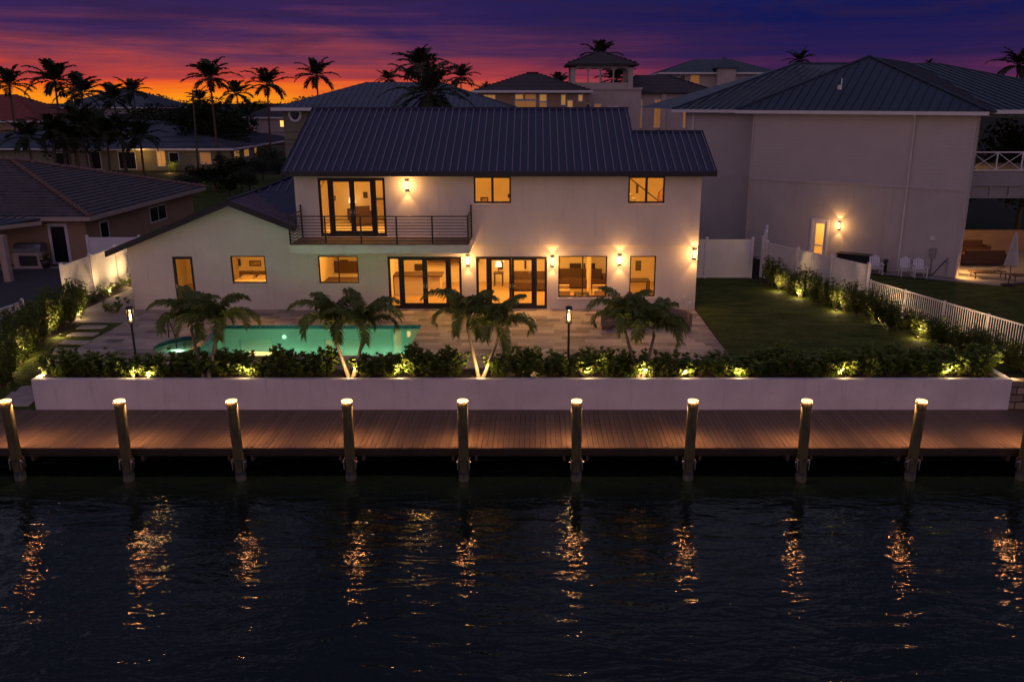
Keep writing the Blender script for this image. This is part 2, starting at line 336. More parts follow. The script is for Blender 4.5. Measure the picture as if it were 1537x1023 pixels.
def wall_faces(mb, F, s0, s1, z0, z1, holes, th=.22, mi=0, mi_in=1):
    """wall with rectangular openings (s0,s1,z0,z1): outer faces at n=0, inner faces at n=th, reveals between"""
    S = sorted({s0, s1, *[h[0] for h in holes], *[h[1] for h in holes]}); Z = sorted({z0, z1, *[h[2] for h in holes], *[h[3] for h in holes]})
    for a, b in zip(S, S[1:]):
        for c, d in zip(Z, Z[1:]):
            ms, mz = (a + b) / 2, (c + d) / 2
            if any(h[0] < ms < h[1] and h[2] < mz < h[3] for h in holes): continue
            mb.add([F.p(a, 0, c), F.p(b, 0, c), F.p(b, 0, d), F.p(a, 0, d)], [(0, 1, 2, 3)], mi)
            mb.add([F.p(a, th, c), F.p(b, th, c), F.p(b, th, d), F.p(a, th, d)], [(3, 2, 1, 0)], mi_in)
    for a, b, c, d in holes:
        P = [F.p(a, 0, c), F.p(b, 0, c), F.p(b, 0, d), F.p(a, 0, d), F.p(a, th, c), F.p(b, th, c), F.p(b, th, d), F.p(a, th, d)]
        mb.add(P, [(0, 4, 5, 1), (1, 5, 6, 2), (2, 6, 7, 3), (3, 7, 4, 0)], mi)
def roof_face(mb, pts, ribs='s', pitch=.4, w=.03, h=.035, th=.09, mi=0, mrib=0, phase=.5):
    """planar roof polygon given anticlockwise from its eave; pts[0]->pts[1] is the eave; ribs up the slope ('s') or along it ('e')"""
    pts = [Vector(p) for p in pts]; e = (pts[1] - pts[0]).normalized(); nrm = (pts[1] - pts[0]).cross(pts[-1] - pts[0]).normalized(); up = nrm.cross(e)
    if nrm.z < 0: nrm = -nrm; up = -up
    if up.z < 0: up = -up
    mb.slab(pts, nrm * -th, mi)
    P = [((p - pts[0]).dot(e), (p - pts[0]).dot(up)) for p in pts]
    if ribs == 'e': P = [(b, a) for a, b in P]
    lo, hi = min(p[0] for p in P), max(p[0] for p in P); x = lo + pitch * phase
    while x < hi - .01:
        ys = []
        for (a, b), (c, d) in zip(P, P[1:] + P[:1]):
            if (a - x) * (c - x) <= 0 and abs(a - c) > 1e-6: ys.append(b + (d - b) * (x - a) / (c - a))
        if len(ys) >= 2 and max(ys) - min(ys) > .05:
            y0, y1 = min(ys), max(ys)
            A, B = (e, up) if ribs == 's' else (up, e)
            q = [pts[0] + A * xx + B * yy for xx, yy in ((x - w / 2, y0), (x + w / 2, y0), (x + w / 2, y1), (x - w / 2, y1))]
            if ribs == 's': mb.slab([p + nrm * h for p in q], nrm * -(h + .01), mrib)
            else:   # lapped course: a wedge step
                a0, a1 = pts[0] + A * x + B * y0, pts[0] + A * x + B * y1; k = A * pitch
                mb.add([a0 + nrm * h, a1 + nrm * h, a1 + k * .96 + nrm * .004, a0 + k * .96 + nrm * .004, a0 - nrm * .004, a1 - nrm * .004], [(0, 1, 2, 3), (4, 5, 1, 0)], mrib)
        x += pitch
def lamp(name, kind, loc, energy, col=(1, .58, .24), parent=None, size=.05, rot=None, spot=None, blend=.6, sy=None):
    d = bpy.data.lights.new(name, kind); d.energy = energy; d.color = col
    if kind in ('POINT', 'SPOT'): d.shadow_soft_size = size
    if kind == 'SPOT': d.spot_size = R(spot); d.spot_blend = blend
    if kind == 'AREA': d.size = size; d.shape = 'RECTANGLE' if sy else 'SQUARE'; d.size_y = sy or size
    o = bpy.data.objects.new(name, d); COL.objects.link(o); o.location = loc
    if rot: o.rotation_euler = rot
    if parent is not None: o.parent = parent
    return o
ORD = ['first', 'second', 'third', 'fourth', 'fifth', 'sixth', 'seventh', 'eighth', 'ninth', 'tenth', 'eleventh', 'twelfth', 'thirteenth', 'fourteenth', 'fifteenth', 'sixteenth', 'seventeenth', 'eighteenth', 'nineteenth', 'twentieth']
# ================================================================== SETTING
from mathutils.geometry import tessellate_polygon
YF = 36.6                                             # facade of the white villa
def sheet(name, rects, mat, kind='structure', loops=None, z=0):
    mb = MB()
    for pts in rects: mb.poly(pts)
    if loops:
        V = [Vector((x, y, z)) for lp in loops for x, y in lp]
        tris = tessellate_polygon([[Vector((x, y, 0)) for x, y in lp] for lp in loops])
        for a, b, c in tris:
            n = (V[b] - V[a]).cross(V[c] - V[a]).z
            mb.add([V[a], V[b], V[c]] if n > 0 else [V[a], V[c], V[b]], [(0, 1, 2)])
    return tag(mb.build(name, mat), kind=kind)
def Q(x0, x1, y0, y1, z0, z1=None): z1 = z0 if z1 is None else z1; return [(x0, y0, z0), (x1, y0, z0), (x1, y1, z1), (x0, y1, z1)]
G = -.02; FAR = 3000
sheet('ground', [Q(-300, -16.6, 26, 30.5, -.80, G), Q(-FAR, -16.6, 30.5, FAR, G), Q(-16.6, -15, 26.3, FAR, G), Q(-15, -4.6, 26.3, 29.2, G), Q(-15, -4.6, 34.2, FAR, G), Q(-4.6, 300, 26.3, FAR, G), Q(300, FAR, 30, FAR, G)], 'terrain')
# canal: a real rippled sheet
mb = MB(); nx, ny = 150, 90
random.seed(4)
wv = [(random.uniform(.35, 1.5), random.uniform(0, 6.28), random.uniform(-.9, .5)) for _ in range(9)]
def wh(x, y): return sum(.0050 / (.6 + k) * math.sin(k * (x * math.sin(a) + y * math.cos(a)) * 2.2 + p) for k, p, a in wv)
mb.add([(-75 + 150 * i / nx, -25 + 51 * j / ny, wh(-75 + 150 * i / nx, -25 + 51 * j / ny)) for j in range(ny + 1) for i in range(nx + 1)],
       [(j * (nx + 1) + i, j * (nx + 1) + i + 1, (j + 1) * (nx + 1) + i + 1, (j + 1) * (nx + 1) + i) for j in range(ny) for i in range(nx)], 0, True)
o = mb.build('canal_water', 'canal_water', loc=(0, 0, -1.7)); tag(o, kind='structure')
mb = MB(); mb.box(-300, 300, 25.7, 26.0, -5, -.81); mb.box(-300, -16.62, 25.55, 26.05, -.96, -.80)
tag(mb.build('seawall', 'concrete'), kind='structure')
# pool outline and the patio round it
PX0, PX1, PY0, PY1 = -13.1, -4.8, 29.55, 33.9
spa = [(-13.1 - 1.5 * math.sin(a), 30.95 - 1.4 * math.cos(a)) for a in [math.pi * i / 14 for i in range(15)]]
pool = [(PX1, PY0), (PX1, PY1), (PX0, PY1)] + list(reversed(spa))
sheet('patio', [], 'travertine', loops=[[(-17.4, 27.7), (7.1, 27.7), (7.1, 36.58), (-17.4, 36.58)], pool], z=0.0)
mb = MB(); mb.box(7.1, 7.16, 27.7, 36.6, -.05, .025)
tag(mb.build('patio_edging', 'soil'), kind='structure')
def fence_x(y): return 12.0 + (43.6 - y) * 3 / 6.4 if y > 37.2 else 15.0 + (37.2 - y) * .325
sheet('lawn', [], 'lawn', loops=[[(7.16, 27.7), (fence_x(27.7) - .9, 27.7), (fence_x(37.2) - .9, 37.2), (fence_x(43.4) - .7, 43.4), (7.16, 43.4)]], z=.012)
sheet('grass_strip', [Q(-19.2, -17.4, 30.5, 34.3, -.012), Q(-19.2, -16.6, 26.0, 30.5, -.79, -.012)], 'lawn')
sheet('garden_bed', [Q(-20.6, -19.2, 30.5, 34.3, -.010), Q(-20.6, -19.2, 26.05, 30.5, -.785, -.010), Q(-21.2, -20.3, 36.2, 50, -.008)], 'soil')
sheet('path', [Q(-20.3, -17.4, 34.3, 36.58, -.006), Q(-20.3, -18.0, 36.58, 50, -.006)], 'concrete')
sheet('neighbour_yard', [Q(-45, -21.4, 33, 46.9, -.011)], 'asphalt')
sheet('neighbour_patio', [], 'concrete', loops=[[(-45, 43.2), (-25, 46.5), (-23.5, 46.9), (-45, 47.3)]], z=.0)
sheet('neighbour_lawn', [], 'lawn', loops=[[(fence_x(27.7) + .2, 27.7), (45, 27.7), (45, 41.0), (24, 42.2), (20.2, 43.2), (14.2, 47.0), (fence_x(37.2) + .2, 37.2)]], z=-.010)
# soil ridges beside the fence plants on the right
sheet('fence_bed', [], 'soil', loops=[[(fence_x(27.7) - .9, 27.7), (fence_x(27.7) + .1, 27.7), (fence_x(37.2), 37.2), (fence_x(43.4), 43.4), (fence_x(43.4) - .7, 43.4), (fence_x(37.2) - .9, 37.2)]], z=.008)
sheet('street_lawn', [Q(-46, -26, 66, 108, -.012)], 'lawn')
# stepping stones on the strip
st = None; spots = []
for i, (u, v) in enumerate([(138, 491), (125, 502), (113, 514), (101, 525), (90, 537), (50, 575), (36, 588), (24, 603)]):
    p = WZ(u, v, 0) if v < 540 else WZ(u, v, [-.33, -.5, -.68][i - 5]); spots.append((p.x, p.y))
for i, (x, y) in enumerate(spots):
    z = 0 if y > 30.5 else -.012 - (30.5 - y) * .173
    mb = MB(); mb.box(-.55, .55, -.24, .24, -.03, .035)
    o = mb.build('stepping_stone', 'path_stone', loc=(x, y, z)); o.rotation_euler = (math.atan(.173) if y < 30.5 else 0, 0, R(random.uniform(-4, 4)))
    bv = o.modifiers.new('b', 'BEVEL'); bv.width = .02
    where = ['farthest from the canal, beside the patio corner', 'second from the path in the upper grass strip', 'third from the path in the upper grass strip', 'fourth from the path in the upper grass strip', 'nearest the hedge in the upper grass strip',
             'behind the end of the white planter wall', 'beside the end of the white planter wall', 'nearest the wooden dock'][i]
    tag(o, 'pale rectangular stepping stone ' + where, 'stepping stone', 'stepping stones set in the grass strip')
# pool
pool_t = thing('swimming_pool', 'lit turquoise swimming pool with rounded spa in stone patio', 'pool')
mb = MB(); Zb = -1.35
for a, b in zip(pool, pool[1:] + pool[:1]): mb.add([(a[0], a[1], Zb), (b[0], b[1], Zb), (b[0], b[1], -.16), (a[0], a[1], -.16)], [(0, 1, 2, 3)])
for a, b in zip(pool, pool[1:] + pool[:1]): mb.add([(a[0], a[1], -.16), (b[0], b[1], -.16), (b[0], b[1], -.0), (a[0], a[1], -.0)], [(0, 1, 2, 3)], 1)
V = [Vector((x, y, 0)) for x, y in pool]
for tri in tessellate_polygon([V]): mb.add([(V[i].x, V[i].y, Zb) for i in tri], [(0, 1, 2)])
mb.build('basin', ['pool_plaster', 'pool_tile'], pool_t)
mb = MB(); mb.box(PX0 - .02, PX0 + .28, PY0, PY0 + 2.85, Zb, -.02); mb.build('spa_wall', 'pool_tile', pool_t)
mb = MB(); mb.box(-14.3, PX0 - .03, 30.7, 31.3, Zb + .01, -.3); mb.build('bench', 'pool_plaster', pool_t)
mb = MB(); V = [Vector((x, y, 0)) for x, y in pool]
for tri in tessellate_polygon([V]):
    mb.add([(V[i].x, V[i].y, -.09) for i in tri], [(0, 1, 2)])
mb.build('water', 'pool_water', pool_t)
mb = MB(); mb.lathe([(.0, 0), (.07, 0), (.08, .03)], seg=16); o = mb.build('pool_light', 'pool_lens', pool_t); p = WY(426, 496, PY1 - .03); o.location = (p.x, PY1 - .03, -.5); o.rotation_euler = (R(90), 0, 0)
lamp('pool_lamp_or_fill', 'SPOT', (p.x, PY1 - .1, -.5), 70, (.85, 1, .75), pool_t, .06, (R(-68), 0, 0), 120, .8)
for x, y, e in ((-6.0, 31.4, 100), (-11.2, 31.4, 100), (-8.6, 31.4, 90), (-13.9, 31.2, 18)): lamp('pool_lamp_or_fill', 'SPOT', (x, y, -.2), e * 1.4, (.82, 1, .74), pool_t, .1, (0, 0, 0), 160, .3)  # unseen downward spots added below the surface to brighten the pool evenly
mb = MB(); mb.tube([(-14.55, 32.0, 0), (-14.5, 31.95, .62), (-14.4, 31.8, .78), (-14.2, 31.5, .72), (-13.95, 31.2, .3), (-13.9, 31.15, -.2)], .022); mb.build('handrail', 'dark_metal', pool_t)

# ================================================================== DOCK, PLANTER, PILES
DZ, DY0 = -.78, 22.83
dock = thing('dock', 'long brown boarded dock between the white planter wall and the canal', 'dock', (0, 0, 0))
mb = MB(); x = -25.0
while x < 25: mb.box(x + .004, x + .151, DY0, 25.98, DZ - .03, DZ); x += .157
tag(mb.build('deck_boards', 'deck_board', dock), kind='stuff')
mb = MB(); mb.box(-25, 25, DY0 - .045, DY0 - .004, DZ - .24, DZ - .012); mb.build('fascia', 'bronze_frame', dock)
mb = MB()
for y in (23.1, 24.4, 25.5): mb.box(-25, 25, y, y + .08, DZ - .26, DZ - .032)
mb.build('joists', 'bark', dock)
PXS = [WY(u, 600, 22.62).x for u in (8, 178, 348, 520, 694, 866, 1040, 1212, 1383, 1553)]
for x in PXS:
    for s in (-1, 1): mb = MB(); mb.box(x + s * .34 - .04, x + s * .34 + .04, 22.83, 26, DZ - .42, DZ - .262); mb.build('cross_beam', 'bark', dock)
def make_pile():
    t = thing('piling', '', 'piling', (0, 0, 0))
    mb = MB(); mb.lathe([(.135, -5.0), (.14, -2.0), (.145, -1.2), (.15, 0), (.152, .72)], seg=20); mb.build('shaft', 'pile_wood', t)
    mb = MB(); mb.lathe([(.144, -3.2), (.152, -3.2), (.155, -1.42), (.147, -1.42)], seg=20); mb.build('wrap', 'pile_wrap', t)
    mb = MB(); mb.lathe([(.151, .752), (.163, .752)], seg=24); c = mb.build('cap', 'pile_ring', t); mb = MB(); mb.lathe([(.163, .7525), (.165, .765), (.158, .770)], seg=24); mb.build('cap_rim', 'dark_metal', c)
    mb = MB(); mb.lathe([(.158, .770), (.12, .778), (.0, .785)], seg=24); mb.build('cap_lens', 'pile_glow', c)
    for s in (-1, 1):
        mb = MB(); mb.box(s * .165 - .012, s * .165 + .012, -.13, .1, -1.34, -1.04); mb.tube([(s * .12, -.05, -1.12), (s * .215, -.05, -1.12)], .018); mb.build('bracket', 'steel', t)
        o = lamp('cap_lamp', 'SPOT', (s * .20, .03, .70), 150, (1, .46, .17), t, .02, (R(10), R(-s * 6), 0), 100, .9)
    mb = MB(); mb.tube([(0.165 * math.cos(a), .165 * math.sin(a), -1.03) for a in [i * math.pi / 10 for i in range(21)]], .012, 6); mb.build('strap', 'black_rubber', t)
    return t
pile0 = make_pile()
for i, x in enumerate(PXS):
    o = pile0 if i == 0 else dup(pile0)
    o.location = (x, 22.62, 0); o.rotation_euler = (R([.5, -.6, .3, .7, -.5, .3, .6, -.4, .7, .3][i]), R([-.7, .6, -1.0, .5, .4, -.5, .7, -.6, .9, .4][i]), R(i * 37))
    o['label'] = ['round timber piling with glowing cap, leftmost at the dock edge', 'glowing-capped timber piling second from the left along the dock', 'glowing-capped timber piling third from the left along the dock',
        'glowing-capped timber piling fourth from the left, below the pool', 'glowing-capped timber piling fifth from the left, near the middle of the dock', 'glowing-capped timber piling sixth from the left, below the black lamp post',
        'glowing-capped timber piling fourth from the right along the dock', 'glowing-capped timber piling third from the right along the dock', 'glowing-capped timber piling second from the right, before the wall end', 'timber piling at the far right end of the dock by stone wall'][i]
    o['group'] = 'lit timber pilings along the dock edge'
for o in [x for x in bpy.data.objects if x.name.startswith('piling')]:
    o.rotation_euler.z = 0
pl = thing('planter', 'long low white stucco planter wall above the wooden dock', 'planter')
mb = MB(); mb.box(-16.5, 15.55, 26.0, 26.2, -.80, .26); mb.box(-16.5, -16.3, 26.2, 27.6, -.80, .26); mb.box(15.35, 15.55, 26.2, 27.6, -.8, .26); mb.build('wall', 'stucco_planter', pl)
mb = MB(); nn = 130
random.seed(9)
vs = [(-16.3 + 31.65 * i / nn, 26.2 + 1.5 * j / 6, .07 + random.uniform(-.03, .03)) for j in range(7) for i in range(nn + 1)]
mb.add(vs, [(j * (nn + 1) + i, j * (nn + 1) + i + 1, (j + 1) * (nn + 1) + i + 1, (j + 1) * (nn + 1) + i) for j in range(6) for i in range(nn)])
mb.build('soil', 'soil', pl)
mb = MB(); mb.box(15.56, 60, 26.0, 26.3, -.80, .20)
tag(mb.build('stone_wall', 'stone_block'), 'rough stone block retaining wall beyond the end of the white planter', 'wall')

# ================================================================== VILLA
villa = thing('villa', 'white two storey villa with dark metal roof and lit windows', 'house')
XL, XR, XW = -10.4, 7.1, -18.0
def rng(u0, v0, u1, v1, y=YF):
    vm = (v0 + v1) / 2; return (WY(u0, vm, y).x, WY(u1, vm, y).x, WY(u0, v1, y).z, WY(u0, v0, y).z)
F0 = Frame((0, YF), (1, 0)); F1 = Frame((0, YF - .08), (1, 0))
ZS = 2.91
W_low = [rng(478, 384, 538, 425), rng(838, 384, 911, 446), rng(945, 384, 984, 445)]
D_low = [rng(583, 385, 693, 464), rng(715, 385, 821, 464)]
D_low = [(a, b, .03, min(d, 2.5)) for a, b, c, d in D_low]
W_up = [rng(711, 265, 767, 305, YF - .08), rng(943, 265, 998, 305, YF - .08)]
a, b, c, d = rng(479, 267, 579, 354, YF - .08); D_up = [(a, b, 3.30, d)]
W_wing = [rng(347, 384, 399, 425)]
a, b, c, d = rng(258, 385, 291, 448); D_wing = [(a + .1, b + .02, .03, d)]
mb = MB()
wall_faces(mb, F0, XL, XR, 0, ZS, W_low + D_low)
wall_faces(mb, F1, XL, XR, ZS, 6.2, W_up + D_up, th=.30)
mb.add([(XL, YF - .08, ZS), (XR, YF - .08, ZS), (XR, YF + .2, ZS), (XL, YF + .2, ZS)], [(3, 2, 1, 0)])
for x, s in ((XR, 1), (XL, -1)):                       # end walls with gable tips
    q = [(x, YF - .08 if s > 0 else YF - .08, 2.91), (x, 46.6, 2.91), (x, 46.6, 6.2), (x, 41.6, 8.35) if s < 0 else (x, 43.0, 6.3), (x, 40.0, 7.5) if s > 0 else (x, 41.0, 8.2), (x, YF - .08, 6.2)]
    mb.poly(q if s > 0 else q[::-1]); mb.poly([(x, YF, 0), (x, 46.6, 0), (x, 46.6, 2.91), (x, YF, 2.91)])
mb.box(XL, XR, 46.6, 46.8, 0, 6.2, 0)
mb.build('wall', ['stucco', 'warm_plaster'], villa)
mb = MB()
wall_faces(mb, F0, XW, XL, 0, 2.75, W_wing + D_wing)
mb.poly([(XW, YF, 2.75), (XL, YF, 2.75), (XL, YF, 3.66), (-13.2, YF, 4.80), (XW, YF, 2.9)])
mb.box(XW, XW + .2, YF + .22, 52, 0, 2.85); mb.box(XW, XL, 51.8, 52, 0, 2.8)
mb.build('wing_wall', ['stucco', 'warm_plaster'], villa)
# main roof: the higher long part and a lower step at its right end
ev, yR, zR = 6.13, 41.9, 8.66; y2, z2 = 39.6, 7.66; XS = 4.4; yE = 36.0
mb = MB()
roof_face(mb, [(-10.75, yE, ev), (XS, yE, ev), (XS, yR, zR), (-10.75, yR, zR)], pitch=.33, w=.045, h=.05, mrib=1)
roof_face(mb, [(XS + .003, yE, ev), (7.6, yE, ev), (7.6, y2, z2), (XS + .003, y2, z2)], pitch=.33, w=.045, h=.05, mrib=1)
mb.slab([(-10.75, yR, zR), (XS, yR, zR), (XS, 47.8, ev), (-10.75, 47.8, ev)], (0, 0, -.09)); mb.slab([(XS, y2, z2), (7.6, y2, z2), (7.6, 43.2, ev), (XS, 43.2, ev)], (0, 0, -.09))
mb.box(-10.78, XS + .03, yR - .12, yR + .12, zR - .05, zR + .05); mb.box(XS, 7.63, y2 - .1, y2 + .1, z2 - .04, z2 + .05)
mb.poly([(XS, 37, 6.3), (XS, 46, 6.4), (XS, yR, zR - .1)])
rf = mb.build('roof', ['roof_metal', 'roof_rib'], villa)
mb = MB(); mb.box(-10.78, 7.63, yE - .03, yE - .005, ev - .2, ev + .0)
sl = (zR - ev) / (yR - yE)
for x in (-10.79, 7.605):
    yy, zz = (yR, zR) if x < 0 else (y2, z2); mb.slab([(x, yE, ev - .2), (x, yy, zz - .2), (x, yy, zz + .03), (x, yE, ev + .03)], (.03, 0, 0))
mb.box(-10.75, 7.6, yE, YF - .09, ev - .2, ev - .17)
mb.build('fascia', 'roof_fascia', rf)
mb = MB()
V0, V1, V2 = (-13.2, 39.7, 4.9), (-10.2, 36.7, 3.7), (-10.2, 42.7, 6.1)
roof_face(mb, [(-10.45, 36.15, 3.8), (-10.45, 36.95, 3.8), V0, (-13.2, 36.15, 4.9)], pitch=.42, w=.04, h=.04, mrib=1)
roof_face(mb, [V0, (-10.2, 39.7, 4.9), V2], pitch=.42, w=.04, h=.04, mrib=1); mb.slab([V0, V1, (-10.2, 39.7, 4.9)], (0, 0, -.08))
roof_face(mb, [(-18.7, 51, 2.7), (-18.7, 36.15, 2.7), (-13.2, 36.15, 4.9), (-13.2, 39.7, 4.9), (-10.2, 42.7, 6.1), (-10.2, 51, 6.1)], pitch=.42, w=.03, h=.03)
def bar(mb, a, b, w=.06, mi=0): mb.tube([a, b], w, 6, mi)
bar(mb, (-13.2, 36.1, 4.93), (-13.2, 39.7, 4.93)); bar(mb, (-13.2, 39.7, 4.93), (-10.2, 42.7, 6.13)); bar(mb, (-13.2, 39.7, 4.9), (-10.4, 36.9, 3.79), .02)
rf = mb.build('wing_roof', ['roof_metal', 'roof_rib'], villa)
mb = MB()
for a, b in (((-18.75, 36.1, 2.7), (-13.2, 36.1, 4.92)), ((-13.2, 36.1, 4.92), (-10.45, 36.1, 3.82))):
    mb.add([(a[0], a[1], a[2] - .24), (b[0], b[1], b[2] - .24), (b[0], b[1], b[2] + .02), (a[0], a[1], a[2] + .02)] + [(a[0], a[1] + .05, a[2] - .24), (b[0], b[1] + .05, b[2] - .24), (b[0], b[1] + .05, b[2] + .02), (a[0], a[1] + .05, a[2] + .02)],
           [(0, 1, 2, 3), (4, 7, 6, 5), (0, 4, 5, 1), (3, 2, 6, 7)])
mb.add([(-18.7, 36.15, 2.48), (-13.2, 36.15, 4.68), (-13.2, 36.6, 4.68), (-18.7, 36.6, 2.48), (-10.45, 36.15, 3.6), (-10.45, 36.6, 3.6)], [(3, 2, 1, 0), (2, 5, 4, 1)])
mb.build('fascia', 'roof_fascia', rf)
# windows
def window(F, h, nm='window', panes=2, y_in=.05, fr=.055, parent=villa, frame='bronze_frame', vert=True, glass='glass', mull=.05):
    a, b, c, d = h; mb = MB(); D = .07
    mb.fbox(F, a, a + fr, y_in, y_in + D, c, d); mb.fbox(F, b - fr, b, y_in, y_in + D, c, d); mb.fbox(F, a + fr, b - fr, y_in, y_in + D, c, c + fr); mb.fbox(F, a + fr, b - fr, y_in, y_in + D, d - fr, d)
    for i in range(1, panes):
        x = a + (b - a) * i / panes; mb.fbox(F, x - mull / 2, x + mull / 2, y_in + .005, y_in + D - .005, c + fr, d - fr)
    w = mb.build(nm, frame, parent)
    for i in range(panes):
        x0, x1 = a + (b - a) * i / panes, a + (b - a) * (i + 1) / panes; x0 += fr if i == 0 else mull / 2; x1 -= fr if i == panes - 1 else mull / 2
        g = MB(); g.add([F.p(x0, y_in + .035, c + fr), F.p(x1, y_in + .035, c + fr), F.p(x1, y_in + .035, d - fr), F.p(x0, y_in + .035, d - fr)], [(0, 1, 2, 3)]); g.build('pane', glass, w)
    return w
for h in W_low + W_wing:
    mb = MB(); mb.fbox(F0, h[0] - .06, h[1] + .06, -.05, -.002, h[2] - .10, h[2] - .03); mb.build('sill', 'stucco', villa)
for h in W_up:
    mb = MB(); mb.fbox(F1, h[0] - .06, h[1] + .06, -.05, -.002, h[2] - .10, h[2] - .03); mb.build('sill', 'stucco', villa)
window(F0, W_low[0]); window(F0, W_low[1]); window(F0, W_low[2], panes=1)
for h in W_up: window(F1, h, fr=.07, mull=.1)
window(F0, W_wing[0], panes=1)
def french(F, h):
    a, b, c, d = h; mb = MB(); y0, y1 = .04, .14; w = b - a; cuts = [0, .17, .5, .83, 1]
    mb.fbox(F, a, a + .07, y0, y1, c, d); mb.fbox(F, b - .07, b, y0, y1, c, d); mb.fbox(F, a + .07, b - .07, y0, y1, d - .07, d); mb.fbox(F, a + .07, b - .07, y0, y1, c, c + .05)
    for k in (.17, .83): mb.fbox(F, a + w * k - .05, a + w * k + .05, y0, y1, c + .05, d - .07)
    fr = mb.build('french_door', 'bronze_frame', villa)
    for i in range(4):
        x0, x1 = a + w * cuts[i], a + w * cuts[i + 1]; x0 += .07 if i == 0 else (.05 if i != 2 else .003); x1 -= .07 if i == 3 else (.05 if i != 1 else .003)
        s, tb, bb = (.035, .05, .10) if i in (0, 3) else (.105, .10, .20); m2 = MB(); p0, p1 = .06, .11
        m2.fbox(F, x0, x0 + s, p0, p1, c + .05, d - .07); m2.fbox(F, x1 - s, x1, p0, p1, c + .05, d - .07); m2.fbox(F, x0 + s, x1 - s, p0, p1, d - .07 - tb, d - .07); m2.fbox(F, x0 + s, x1 - s, p0, p1, c + .05, c + .05 + bb)
        m2.build('door_leaf' if i in (1, 2) else 'sidelight', 'bronze_frame', fr)
        g = MB(); g.add([F.p(x0 + s, .085, c + .05 + bb), F.p(x1 - s, .085, c + .05 + bb), F.p(x1 - s, .085, d - .07 - tb), F.p(x0 + s, .085, d - .07 - tb)], [(0, 1, 2, 3)]); g.build('pane', 'glass', fr)
    for s in (-1, 1):
        m2 = MB(); xm = a + w * .5 + s * .055; m2.fbox(F, xm - .02, xm + .02, .04, .058, c + .95, c + 1.15); m2.fbox(F, min(xm, xm + s * .1), max(xm, xm + s * .1), .02, .04, c + 1.03, c + 1.05); m2.build('handle', 'steel', fr)
for h in D_low: french(F0, h)
french(F1, D_up[0])
a, b, c, d = D_wing[0]; mb = MB(); mb.fbox(F0, a, a + .12, .04, .1, c, d); mb.fbox(F0, b - .12, b, .04, .1, c, d); mb.fbox(F0, a + .12, b - .12, .04, .1, d - .12, d); mb.fbox(F0, a + .12, b - .12, .04, .1, c, c + .2)
dr = mb.build('door', 'bronze_frame', villa); g = MB(); g.add([F0.p(a + .12, .07, c + .2), F0.p(b - .12, .07, c + .2), F0.p(b - .12, .07, d - .12), F0.p(a + .12, .07, d - .12)], [(0, 1, 2, 3)]); g.build('pane', 'glass', dr)
g = MB(); g.fbox(F0, a + .04, a + .08, .0, .04, 1.0, 1.15); g.build('handle', 'steel', dr)
# rooms
mb = MB()
mb.box(XL + .22, XR - .22, YF + .23, 42.4, -.01, .035)                 # floor
fl = mb.build('floor', 'floor_wood', villa)
mb = MB(); mb.box(XL + .22, XR - .22, YF + .24, 42.4, 3.0, 3.28); mb.build('upper_floor', ['cabinet_white'], villa)
mb = MB(); mb.box(XL + .01, XR - .01, 42.4, 42.5, .0, 2.99); mb.box(XL + .01, XR - .01, 42.4, 42.5, 3.29, 6.1)
for x in (-6.9, ): mb.box(x - .06, x + .06, YF + .24, 42.39, .04, 2.98)
mb.box(2.5, 2.62, 39.5, 42.39, .04, 2.98)
for x in (-5.2, -.3, 3.6): mb.box(x - .06, x + .06, YF + .24, 42.39, 3.29, 6.05)
mb.box(XL + .22, XR - .22, YF + .24, 42.39, 6.05, 6.1)
mb.box(XL + .012, XL + .2, YF + .24, 42.39, .04, 6.0); mb.box(XR - .2, XR - .012, YF + .24, 42.39, .04, 6.0)
mb.build('partition', 'warm_plaster', villa)
mb = MB(); mb.box(XW + .2, XL - .02, YF + .23, 42, -.01, .035); mb.build('floor', 'floor_wood', villa)
mb = MB(); mb.box(XW + .2, XL - .02, 42, 42.1, 0, 2.7); mb.box(-15.2, -15.1, YF + .23, 42, .04, 2.7); mb.box(XW + .2, XL - .02, YF + .23, 42.1, 2.72, 2.76); mb.build('partition', 'warm_plaster', villa)
WARM = (1, .50, .095)
for x, y, z, e, s in [q for q in [(-13.2, 38.6, 2.65, 72, 1.6), (-16.3, 38.6, 2.65, 28, .8), (-8.6, 38.6, 2.92, 75, 1.6), (-4.6, 39.2, 2.92, 105, 2.2), (-1.0, 39.2, 2.92, 105, 2.2), (1.2, 39, 2.92, 60, 1.2), (4.6, 38.8, 2.92, 80, 1.6),
                      (-8, 39, 5.95, 100, 2), (-2.6, 38.8, 5.95, 90, 1.6), (1.6, 38.8, 5.95, 60, 1.4), (5.3, 38.8, 5.95, 90, 1.4)] if q[2] < 4]:
    lamp('room_lamp', 'AREA', (x, y, z), e * 1.6, WARM, villa, s)
for x, e, s in ((-7.9, 190, 3.4), (-2.6, 150, 2.4), (1.6, 60, 2.0), (5.3, 150, 2.2)): lamp('room_lamp', 'AREA', (x, YF + .62, 5.98), e * .95, WARM, villa, s, (R(38), 0, 0), sy=.35)
